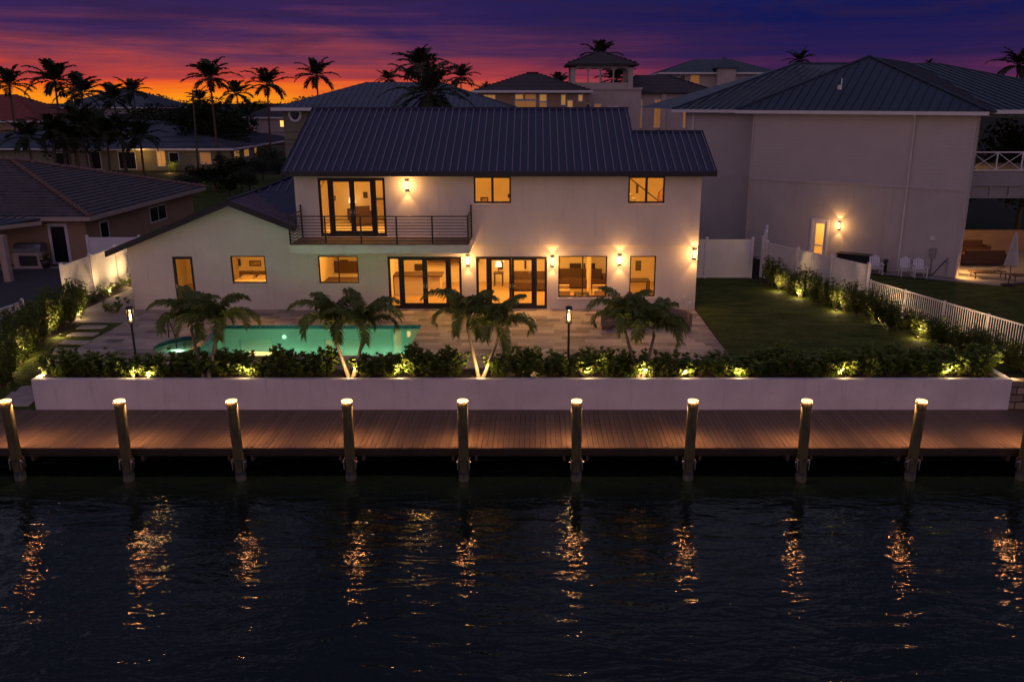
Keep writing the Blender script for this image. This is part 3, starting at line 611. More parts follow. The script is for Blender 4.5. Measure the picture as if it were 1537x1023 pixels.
# balcony
bal = None
mb = MB(); bx0, bx1, by = -10.22, -2.78, 34.5
mb.box(bx0, bx1, by, YF - .083, ZS, 3.27); bal = mb.build('balcony', 'stucco', villa)
mb = MB(); x = by + .0
mb.box(bx0 + .02, bx1 - .02, by - .03, YF - .3, 3.274, 3.31); mb.build('decking', 'deck_board', bal)
zr = 4.42; posts = [-10.18 + (7.36) * i / 5 for i in range(6)]
mb = MB()
for x in posts: mb.box(x - .03, x + .03, by + .02, by + .08, 3.27, zr + .02)
for x in (posts[0], posts[-1]): mb.box(x - .03, x + .03, YF - .2, YF - .14, 3.27, zr + .28)
mb.box(posts[0] - .03, posts[-1] + .03, by + .01, by + .09, zr, zr + .04)
for k in range(8):
    z = 3.42 + k * .125; mb.box(posts[0] + .03, posts[-1] - .03, by + .035, by + .06, z, z + .022)
    for x in (posts[0], posts[-1]): mb.box(x - .012, x + .012, by + .08, YF - .2, z, z + .022)
for x in (posts[0], posts[-1]): mb.box(x - .03, x + .03, by + .09, YF - .2, zr, zr + .04)
mb.build('railing', 'dark_metal', bal)
for x in (6.62, 6.8): pass
mb = MB(); mb.box(6.55, 6.67, YF - .05, YF - .002, .45, .6); mb.box(6.82, 6.92, YF - .05, YF - .002, .22, .34); mb.build('outlet', 'white_trim', villa)
# wall lanterns
def make_lantern():
    t = thing('wall_lamp', '', 'wall lamp')
    mb = MB(); mb.box(-.06, .06, -.02, 0, -.22, .16); mb.build('backplate', 'dark_metal', t)
    mb = MB(); mb.box(-.06, .06, -.145, -.02, .15, .16); mb.box(-.06, .06, -.145, -.02, -.21, -.2)
    for x in (-.06, .06): mb.box(x - .006, x + .006, -.15, -.138, -.2, .15)
    mb.build('cage', 'dark_metal', t)
    mb = MB(); mb.tube([(0, -.085, -.17), (0, -.085, .13)], .045, 10); mb.build('bulb', 'bulb', t)
    lamp('lantern_lamp', 'POINT', (0, -.42, -.02), 34, (1, .50, .17), t, .03)
    lamp('lantern_lamp', 'SPOT', (0, -.17, -.24), 30, (1, .50, .17), t, .02, (R(4), 0, 0), 80, .7)
    lamp('lantern_lamp', 'SPOT', (0, -.17, .19), 26, (1, .50, .17), t, .02, (R(176), 0, 0), 85, .5)
    return t
lt0 = make_lantern(); nL = 0
for u, v, yy, lab in [(611, 277, YF - .08, 'glowing wall lantern beside the upstairs balcony door'), (702, 390, YF, 'glowing wall lantern between the two wide french doors'), (829, 391, YF, 'glowing wall lantern between french doors and wide lounge window'),
                  (930, 389, YF, 'glowing wall lantern between the wide and the narrow lounge windows'), (1042, 380, YF, 'glowing wall lantern at the right hand corner of the villa')]:
    p = WY(u, v, yy); o = lt0 if nL == 0 else dup(lt0); nL += 1; o.location = (p.x, yy - .002, p.z); tag(o, lab, 'wall lamp', 'wall lanterns on the villa')
for o in bpy.data.objects:
    pass
# furniture in the lit rooms
def picture(x, y, z, w, h, lab, mat='picture_dark'):
    t = thing('picture', lab, 'picture', (x, y, z)); mb = MB(); mb.box(-w / 2, w / 2, -.03, 0, -h / 2, h / 2); mb.build('frame', 'picture_dark', t); mb = MB(); mb.box(-w / 2 + .05, w / 2 - .05, -.034, -.0301, -h / 2 + .05, h / 2 - .05); mb.build('print', mat, t)
BW = 42.39
def pic(u0, v0, u1, v1, lab, mat='picture_dark', y=BW):
    a, b = WY(u0, v0, y), WY(u1, v1, y); picture((a.x + b.x) / 2, y, (a.z + b.z) / 2, abs(b.x - a.x), abs(a.z - b.z), lab, mat)
pic(352, 388, 362, 399, 'dark picture at the left inside the gabled wing window', y=41.99); pic(374, 391, 392, 399, 'wide printed picture inside the gabled wing window', 'picture_print', 41.99); pic(268, 398, 280, 412, 'printed picture seen through the narrow garden door', 'picture_print', 41.99)
pic(484, 388, 494, 400, 'dark picture at the left inside the ground floor bedroom'); pic(510, 390, 523, 402, 'dark picture at the right inside the ground floor bedroom')
pic(622, 396, 634, 406, 'dark picture inside the left french doors'); pic(747, 392, 755, 404, 'dark upright picture behind the middle of the right french doors'); pic(787, 391, 790, 403, 'very narrow dark panel behind the right french doors')
pic(855, 395, 872, 408, 'dark wall piece at the left inside the wide lounge window'); pic(876, 395, 893, 408, 'dark wall piece at the right inside the wide lounge window'); pic(954, 391, 962, 406, 'dark picture at the left inside the narrow lounge window', y=39.6)
pic(545, 288, 552, 297, 'small dark picture inside the right upstairs balcony door'); pic(500, 294, 504, 301, 'small bright picture inside the left upstairs balcony door', 'picture_print'); pic(762, 291, 765, 297, 'small dark frame inside the middle upstairs window'); pic(721, 296, 733, 304, 'low dark picture at the left inside the middle upstairs window', 'picture_print')
pic(955, 277, 958, 290, 'slim pale hanging inside the right hand upstairs window', 'picture_print')
def sofa(x, y, w, rz, lab, mat):
    t = thing('sofa', lab, 'sofa', (x, y, .035), rz); mb = MB(); mb.box(-w / 2, w / 2, -.45, .45, .1, .45); mb.build('seat', mat, t); mb = MB(); mb.box(-w / 2, w / 2, .25, .45, .451, .85); mb.build('backrest', mat, t)
    mb = MB(); mb.box(-w / 2 - .18, -w / 2 - .002, -.45, .45, .1, .62); mb.box(w / 2 + .002, w / 2 + .18, -.45, .45, .1, .62); mb.build('armrest', mat, t); mb = MB(); mb.box(-w / 2, w / 2, -.4, .4, 0, .098); mb.build('base', 'picture_dark', t)
sofa(2.2, 41.2, 2.2, 0, 'dark sofa inside the wide lounge window', 'sofa_dark'); sofa(1.1, 38.2, 1.0, R(90), 'pale armchair at the left of the wide lounge window', 'sofa_light'); sofa(3.1, 38.2, 1.0, R(-90), 'pale armchair at the right of the wide lounge window', 'sofa_light')
sofa(-.2, 40.6, 1.8, 0, 'brown sofa inside the middle french doors', 'sofa_dark')
def table(x, y, w, d, h, lab, z=.035, mat='picture_dark'):
    t = thing('table', lab, 'table', (x, y, z)); mb = MB(); mb.box(-w / 2, w / 2, -d / 2, d / 2, h - .05, h); mb.build('top', mat, t)
    for a in (-1, 1):
        for b in (-1, 1): mb = MB(); mb.box(a * (w / 2 - .05) - .03, a * (w / 2 - .05) + .03, b * (d / 2 - .05) - .03, b * (d / 2 - .05) + .03, 0, h - .051); mb.build('leg', mat, t)
table(2.1, 38.1, .7, .5, .4, 'low dark coffee table between the two armchairs'); table(4.8, 39.4, 1.2, .8, .75, 'dark table inside the narrow lounge window')
t = thing('kitchen_counter', 'kitchen island with dark top inside the left french doors', 'counter', (-5.7, 39.8, .035)); mb = MB(); mb.box(-1.1, 1.1, -.4, .4, 0, .9); mb.build('cabinet', 'cabinet_white', t); mb = MB(); mb.box(-1.2, 1.2, -.5, .5, .901, .96); mb.build('top', 'sofa_dark', t)
t = thing('wall_cabinet', 'dark kitchen cabinets on the back wall of the villa', 'cabinet', (-4.2, 42.38, 1.15)); mb = MB(); mb.box(-1.3, 1.3, -.4, 0, 0, .7); mb.build('carcass', 'sofa_dark', t); mb = MB(); mb.box(-1.3, -.01, -.42, -.401, .02, .68); mb.box(.01, 1.3, -.42, -.401, .02, .68); mb.build('door', 'sofa_dark', t)
t = thing('bed', 'bed with dark headboard inside the ground floor bedroom window', 'bed', (-9.4, 40.6, .035)); mb = MB(); mb.box(-.9, .9, -1.1, 1.1, .25, .6); mb.build('mattress', 'cabinet_white', t); mb = MB(); mb.box(-.95, .95, 1.11, 1.2, 0, 1.2); mb.build('headboard', 'sofa_dark', t); mb = MB(); mb.box(-.92, .92, -1.12, 0, .601, .64); mb.build('blanket', 'sofa_dark', t)
t = thing('bed', 'bed inside the gabled wing window', 'bed', (-13.7, 39.6, .035)); mb = MB(); mb.box(-.9, .9, -1.1, 1.1, .25, .6); mb.build('mattress', 'cabinet_white', t); mb = MB(); mb.box(-.95, .95, 1.11, 1.2, 0, .9); mb.build('headboard', 'sofa_dark', t); mb = MB(); mb.box(-.92, .92, -1.12, -.4, .601, .64); mb.build('blanket', 'sofa_dark', t); mb = MB(); mb.box(-.7, -.1, .6, 1.0, .601, .75); mb.box(.1, .7, .6, 1.0, .601, .75); mb.build('pillow', 'sofa_light', t)
t = thing('dresser', 'pale dresser inside the upstairs balcony room', 'dresser', (-7.3, 42.1, 3.29)); mb = MB(); mb.box(-.8, .8, -.25, .25, .08, 1.0); mb.build('carcass', 'sofa_light', t); mb = MB(); mb.box(-.82, .82, -.27, .27, 1.001, 1.04); mb.build('top', 'sofa_dark', t)
sofa(-8.3, 40.2, .8, R(20), 'brown chair upstairs behind the balcony rail', 'sofa_dark'); bpy.data.objects['sofa.004'].location.z = 3.285
t = thing('coat_rack', 'dark coat hanging inside the right hand upstairs window', 'coat rack', (5.75, 38.6, 3.29)); mb = MB(); mb.tube([(0, 0, 0), (0, 0, 1.9)], .025); mb.build('pole', 'picture_dark', t); mb = MB(); mb.lathe([(.05, 1.85), (.2, 1.7), (.26, 1.2), (.3, .75), (.0, .75)], seg=12); mb.build('coat', 'skin_cloth', t)
t = thing('shelf', 'low shelf inside the middle upstairs window', 'shelf', (-2.4, 38.3, 3.29)); mb = MB(); mb.box(-.5, .5, -.18, .18, .9, .94); mb.box(-.5, -.46, -.18, .18, 0, .9); mb.box(.46, .5, -.18, .18, 0, .9); mb.build('board', 'sofa_dark', t); mb = MB(); mb.box(-.2, .1, -.1, .1, .941, 1.12); mb.build('books', 'sofa_light', t)
def table_lamp(x, y, z, lab, s=1.0):
    t = thing('table_lamp', lab, 'lamp', (x, y, z)); mb = MB(); mb.lathe([(.09 * s, 0), (.03 * s, .05), (.02 * s, .3 * s)], seg=12); mb.build('base', 'picture_dark', t); mb = MB(); mb.lathe([(.17 * s, .3 * s), (.12 * s, .55 * s), (0, .55 * s)], seg=16); mb.build('lamp_shade', 'room_shade', t)
table_lamp(-9.15, 42.0, 4.33 - 1.04 + .55, 'lit lamp at the left inside the upstairs balcony door'); table_lamp(3.9, 41.4, .75, 'lit lamp on the table behind the wide lounge window'); table_lamp(-1.9, 41.6, .7, 'lit lamp behind the left leaf of the right french doors')
table(3.9, 41.4, .5, .5, .715, 'small side table under the lounge lamp'); table(-1.9, 41.6, .5, .5, .665, 'small side table behind the right french doors'); table(-9.15, 42.0, .5, .4, .55, 'bedside table under the upstairs lamp', z=3.29)
for i, (x, lab) in enumerate(((-6.3, 'left of two lit pendants above the kitchen island'), (-5.1, 'right of two lit pendants above the kitchen island'))):
    t = thing('pendant_lamp', lab, 'pendant lamp', (x, 39.8, 1.75)); mb = MB(); mb.tube([(0, 0, .2), (0, 0, 1.24)], .008, 5); mb.build('cord', 'picture_dark', t); mb = MB(); mb.lathe([(.14, 0), (.10, .16), (.02, .22)], seg=14); mb.build('lamp_shade', 'room_shade', t)
# staircase seen in the right hand upstairs window
t = thing('staircase', 'white stair rail climbing behind the right hand upstairs window', 'stairs', (4.9, 40.5, 3.29)); mb = MB()
for k in range(8): mb.box(-.6 + k * .22, -.4 + k * .22, -.4, .4, 1.5 - k * .18 - .06, 1.5 - k * .18)
mb.build('steps', 'cabinet_white', t); mb = MB(); bar(mb, (-.6, -.42, 2.3), (1.2, -.42, .9), .03); mb.build('handrail', 'picture_dark', t)
# ================================================================== PLANTS
def leaf(mb, p, d, up, ln, wd, rnd, mi=0):
    """one obovate folded leaf"""
    side = d.cross(up)
    if side.length < 1e-4: side = d.orthogonal()
    side.normalize(); n = side.cross(d).normalized()
    a = p + d * ln * .45 + side * wd * .42 + n * wd * .12; b = p + d * ln * .45 - side * wd * .42 + n * wd * .12
    c = p + d * ln * .85 + side * wd * .40 + n * wd * .08; e = p + d * ln * .85 - side * wd * .40 + n * wd * .08
    m = p + d * ln * .5; t = p + d * ln - n * wd * .1
    mb.add([p, a, c, t, e, b, m], [(0, 1, 2, 3, 6), (0, 6, 3, 4, 5)], mi)
def shrub_mesh(seed, h, r, stems, whorls, ln, wd, upright=.6, mat='clusia_leaf', nm='shrub', label=''):
    rnd = random.Random(seed); fo, st = MB(), MB()
    for s in range(stems):
        az = rnd.uniform(0, 6.283); rr = r * math.sqrt(rnd.random()); hh = h * rnd.uniform(.55, 1.0) * (1 - .25 * (rr / r) ** 2)
        base = Vector((math.cos(az) * rr * .25, math.sin(az) * rr * .25, 0)); tip = Vector((math.cos(az) * rr, math.sin(az) * rr, hh))
        mid = (base + tip) / 2 + Vector((math.cos(az), math.sin(az), 0)) * rr * .18
        if s % 3 == 0: st.tube([base, mid, tip], [.014, .010, .004], 4, cap=False)
        for w in range(whorls):
            k = (w + rnd.random()) / whorls; k = .12 + .88 * k
            c = base * (1 - k) ** 2 + mid * 2 * k * (1 - k) + tip * k * k
            c += Vector((rnd.gauss(0, .04), rnd.gauss(0, .04), rnd.gauss(0, .03)))
            if c.z < .04: c.z = .04
            dirn = (tip - mid).normalized(); a0 = rnd.uniform(0, 6.28); nl = rnd.randint(4, 6)
            for q in range(nl):
                a = a0 + q * 6.283 / nl + rnd.uniform(-.3, .3); d = Vector((math.cos(a), math.sin(a), rnd.uniform(.2, 1.1) * upright * 1.6)).normalized(); d = (d + dirn * .35).normalized()
                leaf(fo, c, d, Vector((0, 0, 1)), ln * rnd.uniform(.7, 1.15), wd * rnd.uniform(.8, 1.15), rnd)
    t = thing(nm, label, 'shrub'); fo.build('foliage', mat, t); st.build('stem', 'bark', t); return t
clusias = [shrub_mesh(100 + i, .98, .62, 32, 8, .15, .095, label='x') for i in range(4)]
podos = [shrub_mesh(200 + i, 1.75, .42, 34, 13, .13, .030, .9, 'podocarpus_leaf', 'podocarpus', 'x') for i in range(3)]
lows = [shrub_mesh(300 + i, .42, .40, 14, 4, .10, .05, label='x', nm='low_shrub') for i in range(2)]
used = set()
def plant(protos, k, x, y, z, rz, sc, label, group):
    p = protos[k % len(protos)]
    if p.name in used: o = dup(p)
    else: o = p; used.add(p.name)
    o.location = (x, y, z); o.rotation_euler = (0, 0, rz); o.scale = sc; o['label'] = label; o['group'] = group; return o
random.seed(21)
# planter hedge : front row; each shrub is named from the pilings below it
cnt = {}; xs = []
x = -15.9
while x < 15.2: xs.append(x); x += random.uniform(.66, .82)
PB = [WY(u, 568, 26.75).x for u in (309, 527, 722, 962)]; xs = [x for x in xs if min(abs(x - q) for q in PB) > .27]
for x in xs:
    k = sum(1 for q in PXS if q * 1.17 < x); cnt.setdefault(k, []).append(x)
gaps = {1: 'the first and second', 2: 'the second and third', 3: 'the third and fourth', 4: 'the fourth and fifth', 5: 'the fifth and sixth', 6: 'the sixth and seventh', 7: 'the seventh and eighth', 8: 'the eighth and ninth', 9: 'the ninth and tenth', 0: 'the left end and first', 10: 'the tenth piling and the'}
for k, lst in cnt.items():
    for j, x in enumerate(lst):
        lab = f'leafy planter shrub, {ORD[j]} from the left behind the wall between {gaps[k]} pilings'
        plant(clusias, random.randint(0, 3), x, 26.85 + random.uniform(-.1, .15), .06, random.uniform(0, 6.28), (random.uniform(.95, 1.15), random.uniform(.9, 1.05), random.uniform(.78, 1.12) * (1.1 if x > 8 else 1)), lab, 'leafy shrubs in the white planter')
# tall plants along the right fence
pts = [(1150, 428), (1163, 434), (1178, 441), (1195, 446), (1212, 452), (1228, 457), (1246, 462), (1262, 468), (1278, 474), (1296, 480), (1313, 486), (1330, 492), (1348, 498), (1368, 505), (1388, 512), (1408, 520), (1430, 527), (1452, 534), (1476, 541), (1500, 549), (1522, 556), (1545, 562)]
for i, (u, v) in enumerate(pts):
    p = WZ(u, v, 0); plant(podos, i + (i // 3), p.x + .25, p.y, 0, random.uniform(0, 6.28), (1.15, 1.15, random.uniform(.72, .98) * (1.0 if i < 11 else .8)),
        f'upright narrow shrub, {ORD[i] if i < 20 else "last but " + ORD[21 - i] if i < 21 else "last"} from the back along the right hand fence' if i < 20 else ('upright narrow shrub beside the nearest end of the picket fence' if i == 20 else 'upright narrow shrub at the picture edge by the picket fence'), 'upright shrubs along the right fence')
for i, (x, y) in enumerate([(-19.9, 35.6), (-19.75, 34.7), (-19.6, 33.9), (-19.65, 33.1), (-19.5, 32.3), (-19.3, 31.5), (-19.2, 30.7), (-19.0, 29.9), (-18.85, 29.1), (-18.7, 28.3), (-18.5, 27.5), (-20.4, 34.1), (-20.3, 32.6), (-20.1, 31.1)]):
    z = 0 if y > 30.5 else -.012 - (30.5 - y) * .173
    lab = f'tall feathery hedge shrub, {ORD[i]} from the house on the left boundary' if i < 11 else f'tall hedge shrub in the rear row of the left boundary, {ORD[i - 11]} from the house'
    plant(podos, i, x, y, z, random.uniform(0, 6.28), (1.25, 1.25, random.uniform(.92, 1.12)), lab, 'tall hedge shrubs on the left boundary')
for i in range(9):
    plant(lows, i, -20.75 + random.uniform(-.1, .1), 37.2 + i * 1.15, 0, random.uniform(0, 6), (1, 1, random.uniform(.9, 1.3)), f'small bush at the foot of the left white fence, {ORD[i]} from the near end', 'small bushes along the left white fence')
plant(lows, 0, -18.5, 36.0, 0, 1, (1.4, 1.4, 1.6), 'dark bush at the front left corner of the villa', 'bushes by the villa')
# ---- palms
def frond(mb, rc, base, az, el, Ln, bend, nl, ll, lw, rnd, droop=.5, seg=9, rr=.016, spread=.85):
    pts = []; p = Vector(base); 
    for i in range(seg + 1):
        t = i / seg; pts.append(p.copy()); e = el - bend * t ** 1.6
        p = p + Vector((math.cos(az) * math.cos(e), math.sin(az) * math.cos(e), math.sin(e))) * (Ln / seg)
    rc.tube(pts, [rr * (1 - .85 * i / seg) for i in range(seg + 1)], 4, cap=False)
    side = Vector((-math.sin(az), math.cos(az), 0))
    for j in range(nl):
        t = .12 + .88 * (j + rnd.random() * .4) / nl; f = min(t * seg, seg - .001); i = int(f); q = pts[i].lerp(pts[i + 1], f - i); tan = (pts[i + 1] - pts[i]).normalized(); up = side.cross(tan); up = up if up.z > 0 else -up
        L0 = ll * (.35 + .65 * math.sin(math.pi * min(1, .12 + t * .84)) ** .7) * rnd.uniform(.85, 1.1)
        for s in (-1, 1):
            d = (tan * (.55 + .5 * t) + side * s * spread + up * rnd.uniform(.05, .35)).normalized(); d2 = (d + Vector((0, 0, -1)) * droop * rnd.uniform(.7, 1.5)).normalized()
            w = tan * lw * .5; m = q + d * L0 * .5; e = m + d2 * L0 * .5
            mb.add([q - w * .5, q + w * .5, m + w, m - w, e], [(0, 1, 2, 3), (3, 2, 4)])
def palm_crown(root, c, n, Ln, nl, ll, lw, seed, elr=(1.35, -.1), bend=(1.1, 1.7), droop=.6, leafm='palm_leaf', rr=.016, stemm='palm_shaft'):
    rnd = random.Random(seed); mb, rc = MB(), MB()
    for i in range(n):
        k = (i + .5) / n; az = i * 2.399 + rnd.uniform(-.3, .3); el = elr[0] + (elr[1] - elr[0]) * k + rnd.uniform(-.12, .12)
        frond(mb, rc, Vector(c) + Vector((math.cos(az), math.sin(az), 0)) * .02, az, el, Ln * rnd.uniform(.82, 1.08) * (.8 + .25 * math.sin(3.14 * k)), rnd.uniform(*bend) * ((.50 + .55 * min(1, k * 1.6)) if droop > .9 else 1), nl, ll, lw, rnd, droop, rr=rr, spread=.85 if droop < .9 else .66)
    o = mb.build('crown', leafm, root); rc.build('frond_stalks', stemm, o)
def twin_palm(bx, by, crowns, seed, label):
    t = thing('palm_tree', label, 'palm', (bx, by, .06), 0, 'twin trunked palms in the planter')
    for k, (cx, cy, cz) in enumerate(crowns):
        s = .07 * (1 if k else -1); dx, dy = cx - bx, cy - by; mb = MB(); P = [(s, 0, 0), (s + dx * .25, dy * .25, cz * .22), (s + dx * .62, dy * .6, cz * .58), (s + dx * .9, dy * .9, cz * .86)]
        mb.tube(P, [.085, .06, .052, .05], 10); mb.build('trunk', 'palm_bark', t)
        mb = MB(); mb.tube([(s + dx * .9, dy * .9, cz * .86), (dx, dy, cz)], [.058, .03], 8); mb.build('crownshaft', 'palm_shaft', t)
        palm_crown(t, (dx, dy, cz - .02), 11, 1.70, 74, .52, .044, seed + k, (1.42, .50), (2.2, 2.7), 1.25)
for i, (ub, c1, c2, lab) in enumerate([(309, (288, 492), (325, 490), 'twin palm left of the pool, beside the left lamp post'), (527, (500, 494), (545, 497), 'twin palm before the middle of the pool, trunks lit in a V'),
                                      (722, (703, 485), (748, 500), 'twin palm right of the pool, before the french doors'), (962, (938, 490), (980, 500), 'twin palm before the patio sofas, right of the central lamp post')]):
    b = WY(ub, 568, 26.75); A = WY(c1[0], c1[1], 26.9); B = WY(c2[0], c2[1], 26.6)
    twin_palm(b.x, 26.75, [(A.x, 26.95, A.z + .1), (B.x, 26.6, B.z + .08)], 40 + 10 * i, lab)
def far_palm(u, v, y, r, label, seed, cr=17, nl=19, ll=.36, lw=.095, lean=None, thick=.16, group='palms silhouetted against the sunset', bushy=False):
    c = WY(u, v, y); t = thing('palm_tree', label, 'palm', (c.x, y, 0), 0, group); rnd = random.Random(seed); ln = rnd.uniform(-.05, .05) * c.z if lean is None else lean
    t.location.x -= ln; mb = MB(); h = c.z
    mb.tube([(0, 0, -.05), (ln * .1, 0, h * .3), (ln * .45, 0, h * .65), (ln, 0, h)], [thick * 1.3, thick, thick * .85, thick * .7], 8); mb.build('trunk', 'bark', t)
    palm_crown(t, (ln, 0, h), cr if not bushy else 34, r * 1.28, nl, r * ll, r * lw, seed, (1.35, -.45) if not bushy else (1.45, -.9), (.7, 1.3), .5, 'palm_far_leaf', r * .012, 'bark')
FP = [(14, 128, 31, 'tall palm rising at the far left above the red tiled roof'), (82, 122, 36, 'tall palm second from the left against the sunset'), (122, 140, 34, 'bushy palm behind the second palm, over the left ranch house'), (199, 138, 24, 'small palm standing beside the domed grey roof'),
      (315, 117, 34, 'tall slender palm beside the utility pole, on the orange sky'), (355, 141, 24, 'small palm between the two taller ones on the orange sky'), (401, 127, 30, 'palm with a lit house porch below it'), (475, 114, 28, 'palm standing clear above the olive house roof'),
      (582, 120, 17, 'tiny palm above the ridge of the olive house'), (628, 98, 34, 'tall palm rising behind the large bushy palm'), (692, 116, 22, 'small palm right of the large bushy palm'), (729, 133, 10, 'tiny distant palm beside the house with lit upper windows'),
      (838, 128, 22, 'palm between the lit house and the belvedere tower'), (900, 84, 26, 'thin tall palm in front of the belvedere tower'), (925, 120, 28, 'palm right of the thin one, before the belvedere tower'), (1200, 91, 19, 'palm top behind the big neighbouring roof'), (1530, 98, 34, 'palm at the far right above the neighbouring roof'),
      (300, 150, 20, 'low palm before the dark trees, left of the slender palm'), (1395, 96, 8, 'tiny palm tip on the ridge of the neighbouring roof')]
for i, (u, v, rp, lab) in enumerate(FP):
    R0 = 3.1 if rp > 27 else 2.8; y = min(175, max(75, R0 * 1260 / rp)); far_palm(u, v, y, rp / 1260 * y * .98, lab, 500 + i)
far_palm(645, 140, 62, 2.7, 'large bushy palm behind the ridge of the villa roof', 600, bushy=True, nl=22, ll=.26, lw=.06)
for i, (u, v, rp, lab) in enumerate([(40, 205, 24, 'low dark palm, leftmost before the left ranch house'), (78, 196, 24, 'low dark palm, second before the left ranch house'), (101, 203, 22, 'low dark palm, third before the left ranch house'), (120, 188, 28, 'low dark palm, fourth before the left ranch house'),
      (160, 200, 30, 'low spreading palm before the ranch windows'), (182, 196, 24, 'low palm right of the spreading one, before the ranch windows'), (210, 205, 27, 'low palm by the lit porch of the ranch house'), (170, 150, 26, 'palm lit from below with yellow fronds beneath the domed roof')]):
    far_palm(u, v, 84 + i * 1.5, rp / 1260 * 106, lab, 700 + i, group='low palms in front of the ranch house', thick=.13)
# ---- broadleaf trees
def tree_mesh(seed, h, r, n, sz, label='x'):
    rnd = random.Random(seed); t = thing('broadleaf_tree', label, 'tree'); mb = MB(); lob = []
    for i in range(9):
        a = rnd.uniform(0, 6.28); q = r * .62 * math.sqrt(rnd.random()); lob.append((Vector((math.cos(a) * q, math.sin(a) * q, h * rnd.uniform(.42, .82))), r * rnd.uniform(.28, .5)))
    for i in range(n):
        c, rr = rnd.choice(lob); d = Vector((rnd.gauss(0, 1), rnd.gauss(0, 1), rnd.gauss(0, .8))).normalized() * rr * rnd.uniform(.6, 1.1); p = c + d
        a = Vector((rnd.gauss(0, 1), rnd.gauss(0, 1), rnd.gauss(0, .6))).normalized(); b = a.orthogonal().normalized(); s = sz * rnd.uniform(.6, 1.3)
        mb.add([p - a * s, p + b * s * .45, p + a * s, p - b * s * .45], [(0, 1, 2, 3)])
    mb.build('crown', 'far_leaf', t); mb = MB(); mb.tube([(0, 0, -.05), (.05, 0, h * .3), (0, .05, h * .6)], [r * .07, r * .05, r * .03], 8)
    for c, rr in lob[:5]: mb.tube([(0, 0, h * .35), tuple((c + Vector((0, 0, h * .35))) / 2), tuple(c)], [r * .03, r * .022, r * .01], 5, cap=False)
    mb.build('trunk', 'bark', t); return t
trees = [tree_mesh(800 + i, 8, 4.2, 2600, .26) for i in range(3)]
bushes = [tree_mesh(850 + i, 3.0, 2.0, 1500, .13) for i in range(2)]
TR = [(190, 158, 140, 1.0), (222, 155, 150, 1.0), (250, 156, 130, .95), (272, 153, 160, 1.0), (292, 150, 140, 1.0), (318, 148, 125, 1.0), (338, 155, 135, .95), (365, 152, 170, 1.0), (390, 150, 175, 1.0), (425, 152, 180, 1.0), (452, 150, 190, 1.0), (700, 146, 200, 1), (505, 146, 200, 1), (60, 172, 105, .8), (105, 168, 110, .9), (140, 176, 105, .8), (870, 150, 130, 1), (840, 146, 140, 1), (160, 146, 200, 1), (250, 146, 220, 1)]
for i, (u, v, y, s) in enumerate(TR):
    if u in (60, 140): continue
    c = WY(u, v, y); sc = max(.6, c.z / 7.0) * (.88 if i < 9 else .95)
    lab = f'dark leafy tree on the skyline, {ORD[i]} in the dense belt behind the houses' if i < 11 else ['dark tree behind the large bushy palm', 'dark tree behind the olive house', 'dark tree under the second palm from the left', 'dark tree under the third palm from the left', 'dark tree behind the left ranch house roof', 'dark tree between the lit house and the tower', 'dark tree right behind the lit house', 'distant tree at the foot of the sunset on the left', 'distant tree at the brightest part of the sunset'][i - 11]
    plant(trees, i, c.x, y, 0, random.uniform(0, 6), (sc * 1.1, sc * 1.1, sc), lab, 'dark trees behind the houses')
for i, (u, v, y, s) in enumerate([(285, 283, 74, .8), (300, 272, 78, .9), (325, 275, 76, 1.0), (350, 262, 80, 1.1), (372, 262, 84, .9), (395, 258, 88, 1.0), (408, 246, 92, 1.2), (425, 262, 80, 1.0), (345, 285, 70, .8), (375, 278, 70, .9)]):
    c = WZ(u, v + 12, 0); plant(bushes, i, c.x, c.y, 0, random.uniform(0, 6), (s, s, s), f'dark garden bush behind the wing roof, {ORD[i]} in the cluster by the olive house', 'garden bushes behind the villa wing')
# ================================================================== GARDEN LIGHTS
def make_uplight():
    t = thing('garden_light', '', 'garden light'); mb = MB(); mb.lathe([(.0, .0), (.03, .0), (.045, .05), (.05, .11), (.042, .112)], seg=12); mb.build('housing', 'dark_metal', t); mb = MB(); mb.lathe([(.042, .10), (.0, .104)], seg=12); mb.build('lens', 'uplight_lens', t)
    mb = MB(); mb.tube([(0, 0, -.1), (0, 0, .02)], .012, 6); mb.build('stake', 'dark_metal', t)
    lamp('up_lamp', 'SPOT', (0, -.03, .14), 150, (1, .62, .26), t, .03, (R(180), 0, 0), 140, 1.0); lamp('up_fill', 'POINT', (0, -.08, .21), 20, (1, .64, .28), t, .03); return t  # the point is a hidden fill added to brighten the foliage
up0 = make_uplight(); nU = [0]
def uplight(x, y, z, label, group, tilt=(0, 0)):
    o = up0 if nU[0] == 0 else dup(up0); nU[0] += 1; o.location = (x, y, z); o.rotation_euler = (tilt[0], tilt[1], 0); tag(o, label, 'garden light', group)
for i, (u, lab) in enumerate([(63, 'at the left end of the planter'), (201, 'left of the left lamp post'), (224, 'right of the left lamp post'), (369, 'just right of the first twin palm'), (526, 'at the foot of the second twin palm'), (601, 'between the second and third twin palms'), (721, 'at the foot of the third twin palm'),
                              (795, 'between the third twin palm and the central lamp post'), (883, 'right of the central lamp post'), (966, 'at the foot of the fourth twin palm'), (1030, 'just right of the fourth twin palm'), (1108, 'second right of the fourth twin palm'), (1265, 'under the planter shrubs before the lawn'), (1425, 'in the planter near the ninth piling'), (1518, 'at the right end of the planter')]):
    p = WY(u, 567, 26.45); yy = 27.35 if u == 795 else 26.40; uplight(p.x * yy / 26.45, yy, .08, 'small glowing garden light ' + lab, 'garden lights in the planter', (R(-14), 0))
for i, (u, v) in enumerate([(1170, 437), (1201, 447), (1257, 467), (1322, 484), (1380, 508), (1334, 478), (1440, 517), (1476, 534)]):
    p = WZ(u, v, 0); uplight(p.x - .1, p.y - .1, 0, f'small glowing garden light, {ORD[i]} in the bed by the right fence', 'garden lights along the right fence', (R(-6), R(-4)))
